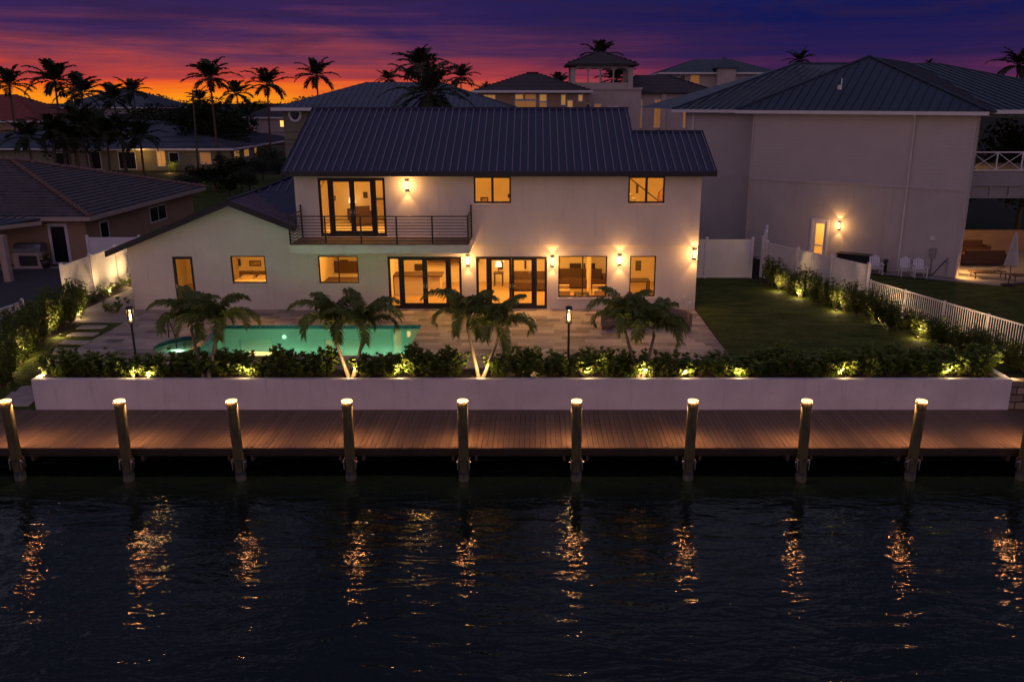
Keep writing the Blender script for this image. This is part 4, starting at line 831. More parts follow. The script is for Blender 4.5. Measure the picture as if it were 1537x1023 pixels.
for i, (u, v, z) in enumerate([(19, 556, -.35), (41, 536, -.1), (92, 505, 0), (122, 478, 0)]):
    p = WZ(u, v, z); uplight(p.x, p.y, z, f'small glowing garden light, {ORD[i]} from the dock by the left hedge', 'garden lights along the left hedge', (0, R(-12)))
for i, (u, v) in enumerate([(126, 465), (154, 442), (172, 430), (187, 424)]):
    p = WZ(u, v, 0); uplight(-20.55, p.y, 0, f'small glowing garden light, {ORD[i]} along the foot of the left white fence', 'garden lights along the left fence', (0, R(-4)))
def lamp_post(x, y, label):
    t = thing('lamp_post', label, 'lamp post', (x, y, .05)); mb = MB(); mb.tube([(0, 0, 0), (0, 0, 1.86)], .04, 10); mb.lathe([(.09, 0), (.09, .02), (.045, .05)], seg=12); mb.build('pole', 'dark_metal', t)
    mb = MB(); mb.lathe([(.115, 1.86), (.115, 1.90), (.0, 1.90)], seg=16, sm=False); mb.lathe([(.115, 1.86), (0, 1.86)], seg=16)
    mb.lathe([(.12, 2.34), (.118, 2.39), (.08, 2.43), (0, 2.44)], seg=16); mb.lathe([(.12, 2.34), (0, 2.34)], seg=16)
    for k in range(4): a = k * math.pi / 2 + .785; mb.tube([(.108 * math.cos(a), .108 * math.sin(a), 1.89), (.108 * math.cos(a), .108 * math.sin(a), 2.35)], .009, 5)
    mb.build('lantern', 'dark_metal', t); mb = MB(); mb.lathe([(.095, 1.905), (.095, 2.335)], seg=16); mb.build('glass', 'glass', t); mb = MB(); mb.tube([(0, 0, 1.95), (0, 0, 2.15), (0, 0, 2.18)], [.032, .032, .012], 10); mb.build('bulb', 'bulb', t)
    lamp('post_lamp', 'POINT', (0, 0, 2.24), 16, (1, .58, .22), t, .04)
p = WY(854, 463, 27.0); lamp_post(p.x, 27.0, 'slim black lamp post between the two right hand twin palms')
p = WY(194, 463, 27.0); lamp_post(p.x, 27.0, 'slim black lamp post left of the pool and first twin palm')
# patio lounge
def lounge(x, y, rz, label):
    t = thing('outdoor_sofa', label, 'outdoor sofa', (x, y, 0), rz, 'curved patio sofas'); n = 12; t.scale = (.66, .66, .85)
    def arc(mb, r0, r1, z0, z1, a0=200, a1=340):
        A = [R(a0 + (a1 - a0) * i / n) for i in range(n + 1)]; vs = [(r * math.cos(a), r * math.sin(a) + 1.2, z) for a in A for r, z in ((r0, z0), (r1, z0), (r1, z1), (r0, z1))]
        mb.add(vs, [(4 * i + k, 4 * i + (k + 1) % 4, 4 * i + 4 + (k + 1) % 4, 4 * i + 4 + k) for i in range(n) for k in range(4)] + [(3, 2, 1, 0), (4 * n, 4 * n + 1, 4 * n + 2, 4 * n + 3)])
    mb = MB(); arc(mb, .75, 1.45, .18, .44); o = mb.build('seat', 'cushion_tan', t); mb = MB(); arc(mb, 1.25, 1.45, .441, .82); mb.build('backrest', 'cushion_tan', t); mb = MB(); arc(mb, .85, 1.38, .0, .179); mb.build('base', 'teak', t)
p = WZ(925, 490, 0); lounge(p.x, p.y + .2, R(200), 'curved tan sofa on the patio, left of the fourth twin palm'); p = WZ(1012, 490, 0); lounge(p.x, p.y + .2, R(155), 'curved tan sofa on the patio, right of the fourth twin palm')
p = WZ(968, 488, 0); t = thing('fire_table', 'round low table between the two curved patio sofas', 'table', (p.x, p.y, 0)); mb = MB(); mb.lathe([(.28, 0), (.30, .3), (.46, .34), (.46, .4), (0, .4)]); mb.build('top', 'teak', t); mb = MB(); mb.lathe([(.3, -.0), (.34, .02), (.34, .05)]); mb.build('base', 'teak', t)
# ================================================================== FENCES
def vinyl(pts, label, h=1.9, post=.13, zb=0, name='white_fence'):
    t = thing(name, label, 'fence')
    for i, a in enumerate(pts):
        mb = MB(); mb.box(a[0] - post / 2, a[0] + post / 2, a[1] - post / 2, a[1] + post / 2, zb, zb + h + .06); mb.lathe([(post * .78, zb + h + .06), (post * .78, zb + h + .09), (0, zb + h + .15)], a[0], a[1], 4, sm=False); mb.build('post', 'vinyl', t)
        if i:
            b = pts[i - 1]; d = Vector((a[0] - b[0], a[1] - b[1], 0)); Ln = d.length; F = Frame(b, d); mb = MB(); e = post / 2 + .002
            mb.fbox(F, e, Ln - e, -.022, .022, zb + .12, zb + h - .1); mb.fbox(F, e, Ln - e, -.045, .045, zb + h - .1, zb + h); mb.fbox(F, e, Ln - e, -.045, .045, zb + .02, zb + .12)
            x = e + .15
            while x < Ln - e: mb.fbox(F, x - .006, x + .006, -.026, -.021, zb + .12, zb + h - .1); x += .15
            mb.build('panel', 'vinyl', t)
vinyl([(-21.3, 37.1 + 2.45 * i) for i in range(6)], 'white vinyl fence running back along the left side of the villa')
vinyl([(-24.3, 45.2), (-21.5, 45.2)], 'short white fence panel beside the tan neighbouring house')
vinyl([(-21.9 + .0, 29.6), (-21.7, 31.8), (-21.5, 34.2)], 'low white fence behind the tall left hedge', h=.95, post=.1)
vinyl([(fence_x(y), y) for y in (43.5, 41.4, 39.3, 37.25)], 'white vinyl fence stepping down along the right side of the lawn')
vinyl([(7.2, 43.6), (8.9, 43.6), (11.3, 43.6)], 'white vinyl fence with gate closing the back of the lawn', h=2.05)
vinyl([(11.9, 43.8), (12.6, 46.0), (13.2, 48.0)], 'white vinyl fence running back toward the big pale house', h=2.05)
t = thing('picket_fence', 'white metal picket fence between the lawn and the next garden', 'fence')
A, B = Vector((fence_x(37.1), 37.1, 0)), Vector((fence_x(26.6), 26.6, 0)); d = B - A; Ln = d.length; F = Frame(A, d); k = 0; x = .03
mb = MB(); mb.fbox(F, 0, Ln, -.02, .02, 1.20, 1.25); mb.build('rail', 'vinyl', t); mb = MB(); mb.fbox(F, 0, Ln, -.02, .02, .10, .14); mb.build('rail', 'vinyl', t)
while x < Ln:
    mb = MB(); mb.fbox(F, x - .0125, x + .0125, -.012, .012, .0 if False else .141, 1.199); mb.build('picket', 'vinyl', t) if k < 98 else None; x += .115; k += 1
for i in range(6): mb = MB(); s = Ln * i / 5; mb.fbox(F, s - .03, s + .03, .022, .082, 0, 1.28); mb.build('post', 'vinyl', t)
# ================================================================== NEIGHBOURING HOUSES
def add_window(parent, F, s0, s1, z0, z1, frame='white_trim', pane='lavender_glass_dark', nm='window', mull=1, proud=.03, fw=.09):
    mb = MB(); mb.fbox(F, s0 - fw, s0, -proud, .02, z0 - fw, z1 + fw); mb.fbox(F, s1, s1 + fw, -proud, .02, z0 - fw, z1 + fw); mb.fbox(F, s0, s1, -proud, .02, z1, z1 + fw); mb.fbox(F, s0, s1, -proud, .02, z0 - fw, z0)
    for i in range(1, mull): x = s0 + (s1 - s0) * i / mull; mb.fbox(F, x - .03, x + .03, -proud + .005, .015, z0, z1)
    w = mb.build(nm, frame, parent); g = MB(); g.add([F.p(s0, -.012, z0), F.p(s1, -.012, z0), F.p(s1, -.012, z1), F.p(s0, -.012, z1)], [(0, 1, 2, 3)]); g.build('pane', pane, w); return w
def hip_house(name, label, x0, x1, y0, y1, zw, zr, wall, roof, rib='s', pitch=.5, oh=.6, wins=(), z0=0, cat='house', trim='white_trim'):
    t = thing(name, label, cat, ((x0 + x1) / 2, y0, z0)); cx = (x0 + x1) / 2; X0, X1, Y0, Y1 = x0 - cx, x1 - cx, 0, y1 - y0
    mb = MB(); mb.box(X0, X1, Y0, Y1, -.05 if z0 == 0 else 0, zw); mb.build('wall', wall, t)
    a, b, c, d = X0 - oh, X1 + oh, Y0 - oh, Y1 + oh; hw = min((d - c) / 2, (b - a) / 2); ym = (c + d) / 2; xm = (a + b) / 2; e = zw - .02
    if d - c <= b - a: r0, r1 = (a + hw, ym, zr), (b - hw, ym, zr)
    else: r0, r1 = (xm, c + hw, zr), (xm, d - hw, zr)
    mb = MB(); h = .05 if rib == 's' else .03
    if d - c <= b - a:
        P = [[(a, c, e), (b, c, e), r1, r0], [(b, c, e), (b, d, e), r1], [(b, d, e), (a, d, e), r0, r1], [(a, d, e), (a, c, e), r0]]
    else: P = [[(a, c, e), (b, c, e), r0], [(b, c, e), (b, d, e), r1, r0], [(b, d, e), (a, d, e), r1], [(a, d, e), (a, c, e), r0, r1]]
    for p in P: roof_face(mb, p, rib, pitch, h=h)
    rf = mb.build('roof', roof, t); mb = MB()
    for q, (u, w) in enumerate((((a, c), (b, c)), ((b, c), (b, d)), ((a, c), (a, d)))):
        F = Frame(u, (w[0] - u[0], w[1] - u[1])); Ls = (Vector(w) - Vector(u)).length; s = -1 if q < 2 else 1; mb.fbox(F, -.02, Ls + .02, min(0, s * .06), max(0, s * .06), e - .22, e + .03)
    mb.slab([(a, c, e - .1), (b, c, e - .1), (b, d, e - .1), (a, d, e - .1)], (0, 0, -.02)); mb.build('fascia', trim, rf)
    Ff, Fr = Frame((X0, 0), (1, 0)), Frame((X1, 0), (0, 1))
    for w in wins:
        F = Ff if w[0] == 'f' else Fr; add_window(t, F, w[1], w[2], w[3], w[4], pane=w[5] if len(w) > 5 else 'lavender_glass_dark', mull=w[6] if len(w) > 6 else 1)
    return t
LW, LD = 'lit_window', 'lit_window_dim'
# tan house with tiled roof on the left
th = thing('tiled_house', 'low tan house with brown tiled roof beyond the left fence', 'house')
mb = MB(); mb.box(-45, -25.6, 47.6, 63.0, -.05, 2.75); mb.build('wall', 'tan_wall', th)
a, b, c, d, e, zr, ax = -46, -24.9, 46.9, 63.8, 2.75, 5.35, -34.0; ym = (c + d) / 2
mb = MB(); roof_face(mb, [(a, c, e), (b, c, e), (ax, ym, zr), (a, ym, zr)], 'e', .42, h=.06); roof_face(mb, [(b, c, e), (b, d, e), (ax, ym, zr)], 'e', .42, h=.06); mb.slab([(a, ym, zr), (ax, ym, zr), (b, d, e), (a, d, e)], (0, 0, -.06))
rf = mb.build('roof', 'tile_roof', th); mb = MB()
for p0, p1 in (((b, c, e), (ax, ym, zr)), ((b, d, e), (ax, ym, zr)), ((ax, ym, zr), (a, ym, zr))):
    p0, p1 = Vector(p0), Vector(p1); n = int((p1 - p0).length / .36)
    for i in range(n): q0, q1 = p0.lerp(p1, i / n), p0.lerp(p1, (i + .92) / n); mb.tube([q0 + Vector((0, 0, .10)), q1 + Vector((0, 0, .06))], [.13, .10], 8)
mb.build('ridge_tiles', 'ridge_tile', rf); mb = MB(); mb.box(a, b + .03, c - .07, c - .005, e - .2, e + .02); mb.box(b + .004, b + .07, c, d, e - .2, e + .02); mb.slab([(a, c, e - .18), (b, c, e - .18), (b, d, e - .18), (a, d, e - .18)], (0, 0, -.02)); mb.build('fascia', 'tan_trim', rf)
F = Frame((-45, 47.6), (1, 0)); Fs = Frame((-25.6, 47.6), (0, 1))
x0, x1 = WY(80, 370, 47.6).x + 45, WY(101, 370, 47.6).x + 45
add_window(th, F, x0, x1, .1, 2.15, nm='door', fw=.16); add_window(th, Fs, 1.6, 2.5, 1.2, 2.1, nm='window'); add_window(th, Fs, 8.2, 10.6, 1.25, 2.15, mull=2)
add_window(th, F, x0 - 5.2, x0 - 3.0, .9, 2.1, mull=2)
aw = MB(); P = [(-46, 43.0, 2.55), (-30.0, 43.0, 2.5), (-27.6, 46.85, 2.72), (-46, 46.85, 2.95)]
roof_face(aw, P, 's', .45); pr = aw.build('porch_roof', 'blue_roof', th); mb = MB(); mb.box(-46, -30.0, 42.93, 42.98, 2.3, 2.56); F2 = Frame((-30.0, 43.0), (2.4, 3.85)); mb.fbox(F2, 0, 4.5, -.06, -.01, 2.35, 2.56); mb.build('fascia', 'tan_trim', pr)
for u, lab in ((11, ''),): p = WZ(14, 422, 0); mb = MB(); mb.box(p.x - .16, p.x + .16, p.y - .16, p.y + .16, 0, 2.4); mb.build('column', 'tan_trim', th)
p = WZ(45, 402, 0); t = thing('barbecue', 'large steel barbecue under the porch of the tan house', 'barbecue', (p.x, p.y + .3, 0)); mb = MB(); mb.box(-.85, .85, -.35, .35, 0, .85); mb.build('cabinet', 'tan_trim', t); mb = MB(); mb.box(-.5, .5, -.37, -.351, .12, .7); mb.build('cabinet_door', 'black_rubber', t)
mb = MB(); prof = [(-.34, .86), (-.36, 1.1), (-.22, 1.32), (.1, 1.38), (.32, 1.25), (.34, .86)]; mb.slab([(-.75, y, z) for y, z in prof], (1.5, 0, 0)); mb.build('lid', 'steel', t); mb = MB(); mb.tube([(-.6, -.42, 1.05), (.6, -.42, 1.05)], .02); mb.build('handle', 'steel', t)
p = WZ(62, 402, 0); t = thing('flower_pot', 'dark potted plant beside the steel barbecue', 'potted plant', (p.x + .3, p.y, 0)); mb = MB(); mb.lathe([(.0, 0), (.2, 0), (.28, .5), (.24, .5), (.22, .4), (0, .4)]); mb.build('pot', 'dark_metal', t); mb = MB(); rnd = random.Random(5)
for i in range(120): a_ = rnd.uniform(0, 6.28); dd = Vector((math.cos(a_), math.sin(a_), rnd.uniform(.3, 2))).normalized(); leaf(mb, Vector((0, 0, .42)) + dd * rnd.uniform(.05, .5), dd, Vector((0, 0, 1)), .16, .06, rnd)
mb.build('foliage', 'podocarpus_leaf', t)
# ranch houses
hip_house('ranch_house', 'long low ranch house with grey metal roof and a lit porch', -84, -41.0, 115, 147, 2.9, 6.2, 'olive_wall', 'grey_roof', wins=[
    ('f', 43 - 8.2, 43 - 7.0, .9, 2.3), ('f', 43 - 4.0, 43 - 2.7, .9, 2.3, LD, 3), ('f', 28, 30.2, .2, 2.4), ('f', 24, 25.5, .2, 2.4), ('f', 19.5, 21.5, .6, 2.3), ('f', 33.2, 34.2, .6, 2.5, LW, 2), ('r', 1.5, 3.4, 1.5, 2.4, LW, 3), ('r', 5.5, 7.4, 1.5, 2.4, LW, 3), ('r', 10, 11, 1.2, 2.4, LW)])
hip_house('ranch_house', 'plain white ranch house at the far left behind low palms', -132, -86.5, 112, 126, 2.9, 5.8, 'grey_wall', 'grey_roof', wins=[('f', 24, 27, .9, 2.3, 'lavender_glass_dark', 2), ('f', 38, 40, .9, 2.2)])
hip_house('red_roofed_house', 'house with a dark red tiled roof at the far left', -140, -80, 140, 156, 5.9, 10.0, 'tan_wall', 'red_roof', rib='e', pitch=.45)
hip_house('distant_house', 'distant grey roofed house standing on the orange horizon', -95, -75, 172, 190, 7.8, 11.5, 'grey_wall', 'grey_roof', wins=[('f', 3, 8, 5.5, 6.6), ('f', 11, 14, 5.5, 6.6)])
hip_house('distant_house', 'distant low house with white eaves right of the domed roof', -74, -60, 176, 190, 5.6, 8.6, 'grey_wall', 'dark_roof')
hip_house('olive_house', 'two storey olive house with grey metal roof behind the villa', -21.0, -2.6, 72, 84, 8.45, 10.6, 'olive_wall', 'grey_roof', oh=.7)
oh = bpy.data.objects['olive_house']; p = WY(443, 171.5, 72); mb = MB(); ring = [(p.x + 11.8 + .46 * math.cos(i * math.pi / 10), -.05, p.z + .56 * math.sin(i * math.pi / 10)) for i in range(21)]; mb.tube(ring, .12, 8, cap=False); w = mb.build('round_window', 'white_trim', oh)
mb = MB(); mb.poly([(q[0], -.03, q[2]) for q in ring[:-1]]); mb.build('pane', 'lavender_glass_dark', w)
0 and hip_house('garden_shed', 'small grey roofed annex beside the olive house', -24.5, -21.6, 70, 76, 5.0, 6.0, 'olive_wall', 'grey_roof', oh=.4)
hip_house('lit_house', 'dark roofed house with a row of lit upper windows', -6.5, 5.6, 97, 108, 10.1, 12.1, 'tan_wall', 'dark_roof', rib='e', wins=[('f', .7, 1.9, 9.1, 9.6, LW, 3), ('f', 4.2, 5.0, 9.2, 9.65, LW), ('f', 5.3, 6.4, 9.2, 9.65, LD), ('f', 6.9, 7.6, 9.0, 9.65, LW), ('f', 4.2, 6.4, 8.0, 8.95, LD, 2), ('f', 6.9, 7.6, 7.6, 8.8, LD), ('f', 9.3, 9.7, 8.6, 9.6, LW), ('f', 10.0, 10.5, 8.0, 9.0, LW), ('f', 11.2, 11.6, 9.0, 9.6, LW)])
hip_house('porch_house', 'small house with a glowing porch lamp left of the olive house', -50.5, -42.0, 150, 158, 6.3, 8.3, 'cream_wall', 'dark_roof', wins=[('f', 1, 2.2, 4.9, 5.9), ('f', 6.2, 7.3, 4.7, 5.7, 'lamp_glow')])
hip_house('cottage', 'small pale cottage among the dark trees near the slender palm', -66, -59, 176, 184, 5.4, 7.6, 'grey_wall', 'grey_roof', oh=.5)
# belvedere mansion
bx0, bx1 = 3.9, 11.0
man = thing('tower_mansion', 'cream mansion with an open belvedere tower', 'mansion', (bx0, 100, 0)); W = bx1 - bx0
mb = MB(); mb.box(-.6, W + 1, 0, 8, -.05, 10.2); mb.box(-.75, W + 1.1, -.15, 8.2, 10.2, 10.45); mb.box(6.3, 17.0, 1.5, 12, -.05, 9.9); mb.box(10.6, 11.2, 1.2, 1.5, 0, 9.8); mb.build('wall', 'cream_wall', man)
mb = MB()
for x in (0, W - .55):
    for y in (0, 5.6): mb.box(x, x + .55, y, y + .55, 10.45, 13.0)
mb.box(0, W, 0, 6.15, 12.65, 13.0)
mb.box(.56, W - .56, .1, .3, 10.45, 11.0)
for x in (1.9, 3.3, 4.8): mb.box(x, x + .16, .1, .3, 11.0, 12.65)
for k, (x, w_) in enumerate(((.55, 1.35), (2.06, 1.24), (3.46, 1.34), (4.96, 1.6))):     # arched heads
    n = 8; pts = [(x, .12, 12.66), (x, .12, 12.2)] + [(x + w_ / 2 - w_ / 2 * math.cos(i * math.pi / n), .12, 12.2 + .38 * math.sin(i * math.pi / n)) for i in range(1, n)] + [(x + w_, .12, 12.2), (x + w_, .12, 12.66)]
    mb.slab(pts, (0, .15, 0))
mb.build('belvedere', 'cream_wall', man)
mb = MB(); a, b, c, d, e = -.6, W + .6, -.6, 6.7, 13.02; ap = ((a + b) / 2, (c + d) / 2, 14.6)
for q in ([(a, c, e), (b, c, e), ap], [(b, c, e), (b, d, e), ap], [(b, d, e), (a, d, e), ap], [(a, d, e), (a, c, e), ap]): roof_face(mb, q, 'e', .5, h=.03)
mb.box(a, b, c, d, e - .2, e - .1); mb.build('tower_roof', 'dark_roof', man)
mb = MB(); a, b, c, d, e = 5.2, 17.6, .9, 12.6, 9.9; r0, r1 = (a + 3, (c + d) / 2, 12.0), (b - 5.5, (c + d) / 2, 12.0)
for q in ([(a, c, e), (b, c, e), r1, r0], [(b, c, e), (b, d, e), r1], [(a, d, e), (a, c, e), r0]): roof_face(mb, q, 'e', .5, h=.03)
mb.build('roof', 'dark_roof', man)
Fm = Frame((0, 0), (1, 0)); Fb = Frame((6.3, 1.5), (1, 0))
for s0, s1, z0, z1, pn in ((1.0, 2.2, 6.2, 8.6, 'lavender_glass_dark'), (2.8, 3.5, 6.2, 8.6, LD), (4.3, 5.4, 6.2, 8.3, LD)): add_window(man, Fm, s0, s1, z0, z1, pane=pn, proud=.06)
for s0, s1, z0, z1, pn in ((1.4, 2.1, 6.0, 9.1, LD), (3.6, 4.3, 6.0, 9.1, LD), (7.0, 7.8, 6.0, 8.2, LD), (9.1, 9.9, 6.0, 8.2, 'lavender_glass_dark')): add_window(man, Fb, s0, s1, z0, z1, pane=pn, mull=2, proud=.06)
t = hip_house('pale_mansion', 'large pale mansion with hip roof behind the dark roofed house', 20.3, 38.0, 140, 152, 13.3, 15.6, 'cream_wall', 'blue_roof', oh=.9, wins=[('f', 2.6, 3.4, 11.4, 12.9), ('f', 4.3, 5.6, 11.4, 12.9, LD), ('f', 12.6, 13.8, 9.6, 12.0), ('f', 14.6, 15.6, 11.6, 12.8)])
mb = MB(); mb.box(-.6, 2.2, -1.6, -.01, 0, 13.9); b_ = mb.build('bay', 'cream_wall', t); mb = MB(); mb.slab([(-1, -2, 13.9), (2.6, -2, 13.9), (2.6, 2.5, 13.9), (-1, 2.5, 13.9)], (0, 0, .1)); mb.add([(-1, -2, 14.0), (2.6, -2, 14.0), (2.6, 2.5, 14), (-1, 2.5, 14), (.8, 1.5, 15.9)], [(0, 1, 4), (1, 2, 4), (3, 0, 4)]); mb.build('bay_roof', 'blue_roof', t)
# ================================================================== BIG HOUSE ON THE RIGHT
big = thing('siding_house', 'big pale boarded house with blue metal roofs beside the villa', 'house')
A, B = Vector((12.6, 50.4)), Vector((22.1, 43.5)); dd = (B - A).normalized(); nn_ = Vector((-dd.y, dd.x)); LL = (B - A).length; FB = Frame(A, dd); ZT = 8.42
p0 = WY(1220, 350, 47.9); p1 = WY(1239, 350, 47.5)
def s_of(u, v=350):
    r = ray(u, v); k = r.x / r.y; return (k * A.y - A.x) / (dd.x - k * dd.y)
ds0, ds1 = s_of(1219), s_of(1241)
mb = MB(); wall_faces(mb, FB, 0, LL, 0, 4.52, [(ds0, ds1, .03, 2.45)], th=.2, mi=0, mi_in=1); mb.fbox(FB, 0, LL, -.04, .001, 4.52, 4.64)
wall_faces(mb, FB, 0, LL, 4.64, ZT, [], th=.2, mi=2, mi_in=1)
FR = Frame((B.x, B.y), (nn_.x, nn_.y)); mb.fbox(FR, .01, .9, .0, .2, 0, ZT); mb.fbox(FB, 0, .2, .2, 2.0, 0, ZT)
FA = Frame(A + nn_ * 2.0 - dd * 5.3, dd); wall_faces(mb, FA, 0, 5.3, 0, 4.5, []); wall_faces(mb, FA, 0, 5.3, 4.5, ZT, [], mi=2); mb.fbox(FA, 0, .2, .2, 9, 0, ZT)
mb.build('wall', ['painted_block', 'warm_plaster', 'siding'], big)
for FF, a_, b_, n_ in ((FB, 0, .1, -.05), (FB, LL - .1, LL, -.05), (FA, 0, .1, -.05)): mb = MB(); mb.fbox(FF, a_, b_, n_, -.001, 0, ZT); mb.build('corner_board', 'siding', big)
mb = MB(); mb.fbox(FA, .5, .62, -.1, -.001, 0, ZT - .1); mb.build('downspout', 'white_trim', big)
sdn = s_of(1360, 300); mb = MB(); mb.tube([FB.p(sdn, -.45, ZT - .05), FB.p(sdn, -.1, ZT - .4), FB.p(sdn, -.1, .1)], .055, 6); mb.build('downspout', 'white_trim', big)
fr = MB(); fr.fbox(FB, ds0 - .1, ds0 + .03, -.03, .12, 0, 2.55); fr.fbox(FB, ds1 - .03, ds1 + .1, -.03, .12, 0, 2.55); fr.fbox(FB, ds0 + .03, ds1 - .03, -.03, .12, 2.42, 2.55); fr.fbox(FB, ds0 + .03, ds0 + .18, .03, .08, .05, 2.42); fr.fbox(FB, ds1 - .18, ds1 - .03, .03, .08, .05, 2.42); fr.fbox(FB, ds0 + .18, ds1 - .18, .03, .08, 2.27, 2.42); fr.fbox(FB, ds0 + .18, ds1 - .18, .03, .08, .05, .3); fr.fbox(FB, ds0 + .18, ds1 - .18, .03, .08, 1.0, 1.08)
dr = fr.build('door', 'white_trim', big); g = MB(); g.add([FB.p(ds0 + .18, .05, .3), FB.p(ds1 - .18, .05, .3), FB.p(ds1 - .18, .05, 2.27), FB.p(ds0 + .18, .05, 2.27)], [(0, 1, 2, 3)]); g.build('pane', 'glass', dr)
mb = MB(); mb.fbox(FB, ds0 - 1.2, ds1 + 1.6, 2.4, 2.5, 0, 2.9); mb.fbox(FB, ds0 - 1.2, ds0 - 1.1, .22, 2.4, 0, 2.9); mb.fbox(FB, ds1 + 1.5, ds1 + 1.6, .22, 2.4, 0, 2.9); mb.fbox(FB, ds0 - 1.2, ds1 + 1.6, .22, 2.5, 2.91, 2.95); mb.fbox(FB, ds0 - 1.2, ds1 + 1.6, .22, 2.5, 0, .03); mb.build('hallway', 'warm_plaster', big)
q = FB.p((ds0 + ds1) / 2, 1.3, 2.7); lamp('hall_lamp', 'POINT', q, 130, (1, .62, .18), big, .1)
mb = MB(); E = .45; P1 = Vector((19.2, 51.0)); P2 = P1 + nn_ * 9; zr = 11.45
e1, e2 = A - dd * .9 - nn_ * E, B + dd * .55 - nn_ * E; e3, e4 = e2 + nn_ * 16, e1 + nn_ * 16
def v3(p, z): return (p.x, p.y, z)
zt = 8.5
roof_face(mb, [v3(e1, zt), v3(e2, zt), v3(P1, zr)], 's', .48, w=.04, h=.05); roof_face(mb, [v3(e2, zt), v3(e3, zt), v3(P2, zr), v3(P1, zr)], 's', .48); mb.slab([v3(e4, zt), v3(e1, zt), v3(P1, zr), v3(P2, zr)], (0, 0, -.08))
bar(mb, v3(e1, zt + .04), v3(P1, zr + .04), .07); bar(mb, v3(e2, zt + .04), v3(P1, zr + .04), .07)
f1 = A + nn_ * 2 - dd * 6.0 - nn_ * .5; f2 = f1 + dd * 9; r1 = Vector((18.2, 62)); r2 = Vector((25.5, 62)); zr2 = 11.5
roof_face(mb, [v3(f1, zt), v3(f2, zt + .0), v3(r2, zr2), v3(r1, zr2)] if False else [v3(f1, zt), v3(f2, zt), v3(Vector((20.5, 56)), 10.2), v3(r1, zr2)], 's', .48, w=.04, h=.05)
mb.poly([v3(f2, zt), v3(r2, zr2), v3(r1, zr2)]); mb.poly([v3(f1, zt), v3(r1, zr2), (8, 68, zt)]); bar(mb, v3(f1, zt + .03), v3(r1, zr2 + .03), .07); bar(mb, v3(r1, zr2 + .02), v3(r2, zr2 + .02), .08)
c0, c1 = (22.9, 45.0, 8.55), (33.2, 45.0, 8.55); t0, t1 = (23.5, 60, 11.4), (27.4, 60, 11.4)
roof_face(mb, [c0, c1, t1, t0], 's', .48, w=.04, h=.05); mb.poly([c1, (33.2, 72, 8.55), t1]); bar(mb, c1, t1, .07); bar(mb, t0, t1, .07)
rf = mb.build('roof', 'blue_roof', big)
mb = MB(); Fg = Frame(e1, dd); mb.fbox(Fg, -.02, (e2 - e1).length + .02, -.12, -.005, zt - .2, zt - .02); Fg = Frame(f1, dd); mb.fbox(Fg, -.02, 5.8, -.12, -.005, zt - .2, zt - .02); mb.box(22.9, 33.3, 44.88, 44.99, zt - .15, zt + .05)
mb.slab([v3(e1, zt - .19), v3(e2, zt - .19), v3(e2 + nn_ * .6, zt - .19), v3(e1 + nn_ * .6, zt - .19)], (0, 0, -.01)); mb.build('gutter', 'white_trim', rf)
p = WY(1262, 128, 48.5); mb = MB(); q = Vector((p.x, 48.4, 9.85)); mb.tube([q, q + Vector((0, 0, .34))], .035, 8); mb.box(q.x - .22, q.x - .04, q.y - .2, q.y, q.z - .25, q.z - .02); mb.build('vent', 'white_trim', rf)
mb = MB(); s = s_of(1404, 330); mb.fbox(FB, s - .12, s + .12, -.1, -.001, 1.9, 2.1); mb.build('vent_hood', 'white_trim', big)
mb = MB(); s = s_of(1398, 395); mb.fbox(FB, s - .15, s + .15, -.12, -.001, 1.0, 1.5); mb.fbox(FB, s - .02, s + .02, -.06, -.001, 0.1, 1.0); mb.build('meter_box', 'steel', big)
# porch wing
mb = MB(); mb.box(22.9, 33, 45.4, 45.8, 4.62, 5.36); mb.box(22.9, 33, 45.8, 53, 4.9, 5.3)
mb.box(22.9, 33, 45.4, 45.46, 3.98, 4.06); x = 23.3
while x < 33: mb.box(x - .05, x + .05, 45.41, 45.47, 4.06, 4.62); x += 1.02
mb.box(23.0, 33, 45.5, 45.54, 4.07, 4.61); mb.box(27.1, 27.5, 45.4, 45.8, 0, 3.97); mb.box(22.9, 33, 45.4, 53, 8.2, 8.3); mb.box(32.6, 33, 45.4, 45.8, 0, 8.2)
mb.build('porch_frame', 'grey_wall', big)
mb = MB(); mb.box(22.95, 23.5, 46.0, 52, .02, 3.97); mb.box(23.5, 33, 51.9, 52.1, .02, 1.3); mb.build('porch_wall', 'tan_wall', big); mb = MB(); mb.box(22.9, 23.5, 45.8, 52.8, 5.36, 8.2); mb.build('porch_wall', 'olive_wall', big)
mb = MB(); z0, z1 = 5.42, 6.42; mb.box(23.0, 33, 45.45, 45.51, z1 - .07, z1); mb.box(23.0, 33, 45.45, 45.51, z0, z0 + .06); x = 23.1; xs_ = []
while x < 33: mb.box(x - .035, x + .035, 45.45, 45.51, z0 + .06, z1 - .07); xs_.append(x); x += 1.35
for a_, b_ in zip(xs_, xs_[1:]): bar(mb, (a_ + .03, 45.48, z0 + .06), (b_ - .03, 45.48, z1 - .07), .022); bar(mb, (a_ + .03, 45.48, z1 - .07), (b_ - .03, 45.48, z0 + .06), .022)
mb.build('balcony_rail', 'white_trim', big)
lamp('porch_lamp', 'POINT', (24.6, 48.0, 3.5), 230, (1, .5, .14), big, .2); lamp('porch_lamp', 'POINT', (24.6, 50.0, 7.6), 60, (1, .5, .14), big, .2); lamp('wall_washer', 'SPOT', (22.5, 43.6, .7), 110, (1, .5, .13), big, .05, (0, R(-25), 0), 130, .9); lamp('wall_washer', 'SPOT', (23.3, 45.2, .8), 110, (1, .5, .13), big, .05, (0, R(-25), 0), 130, .9)
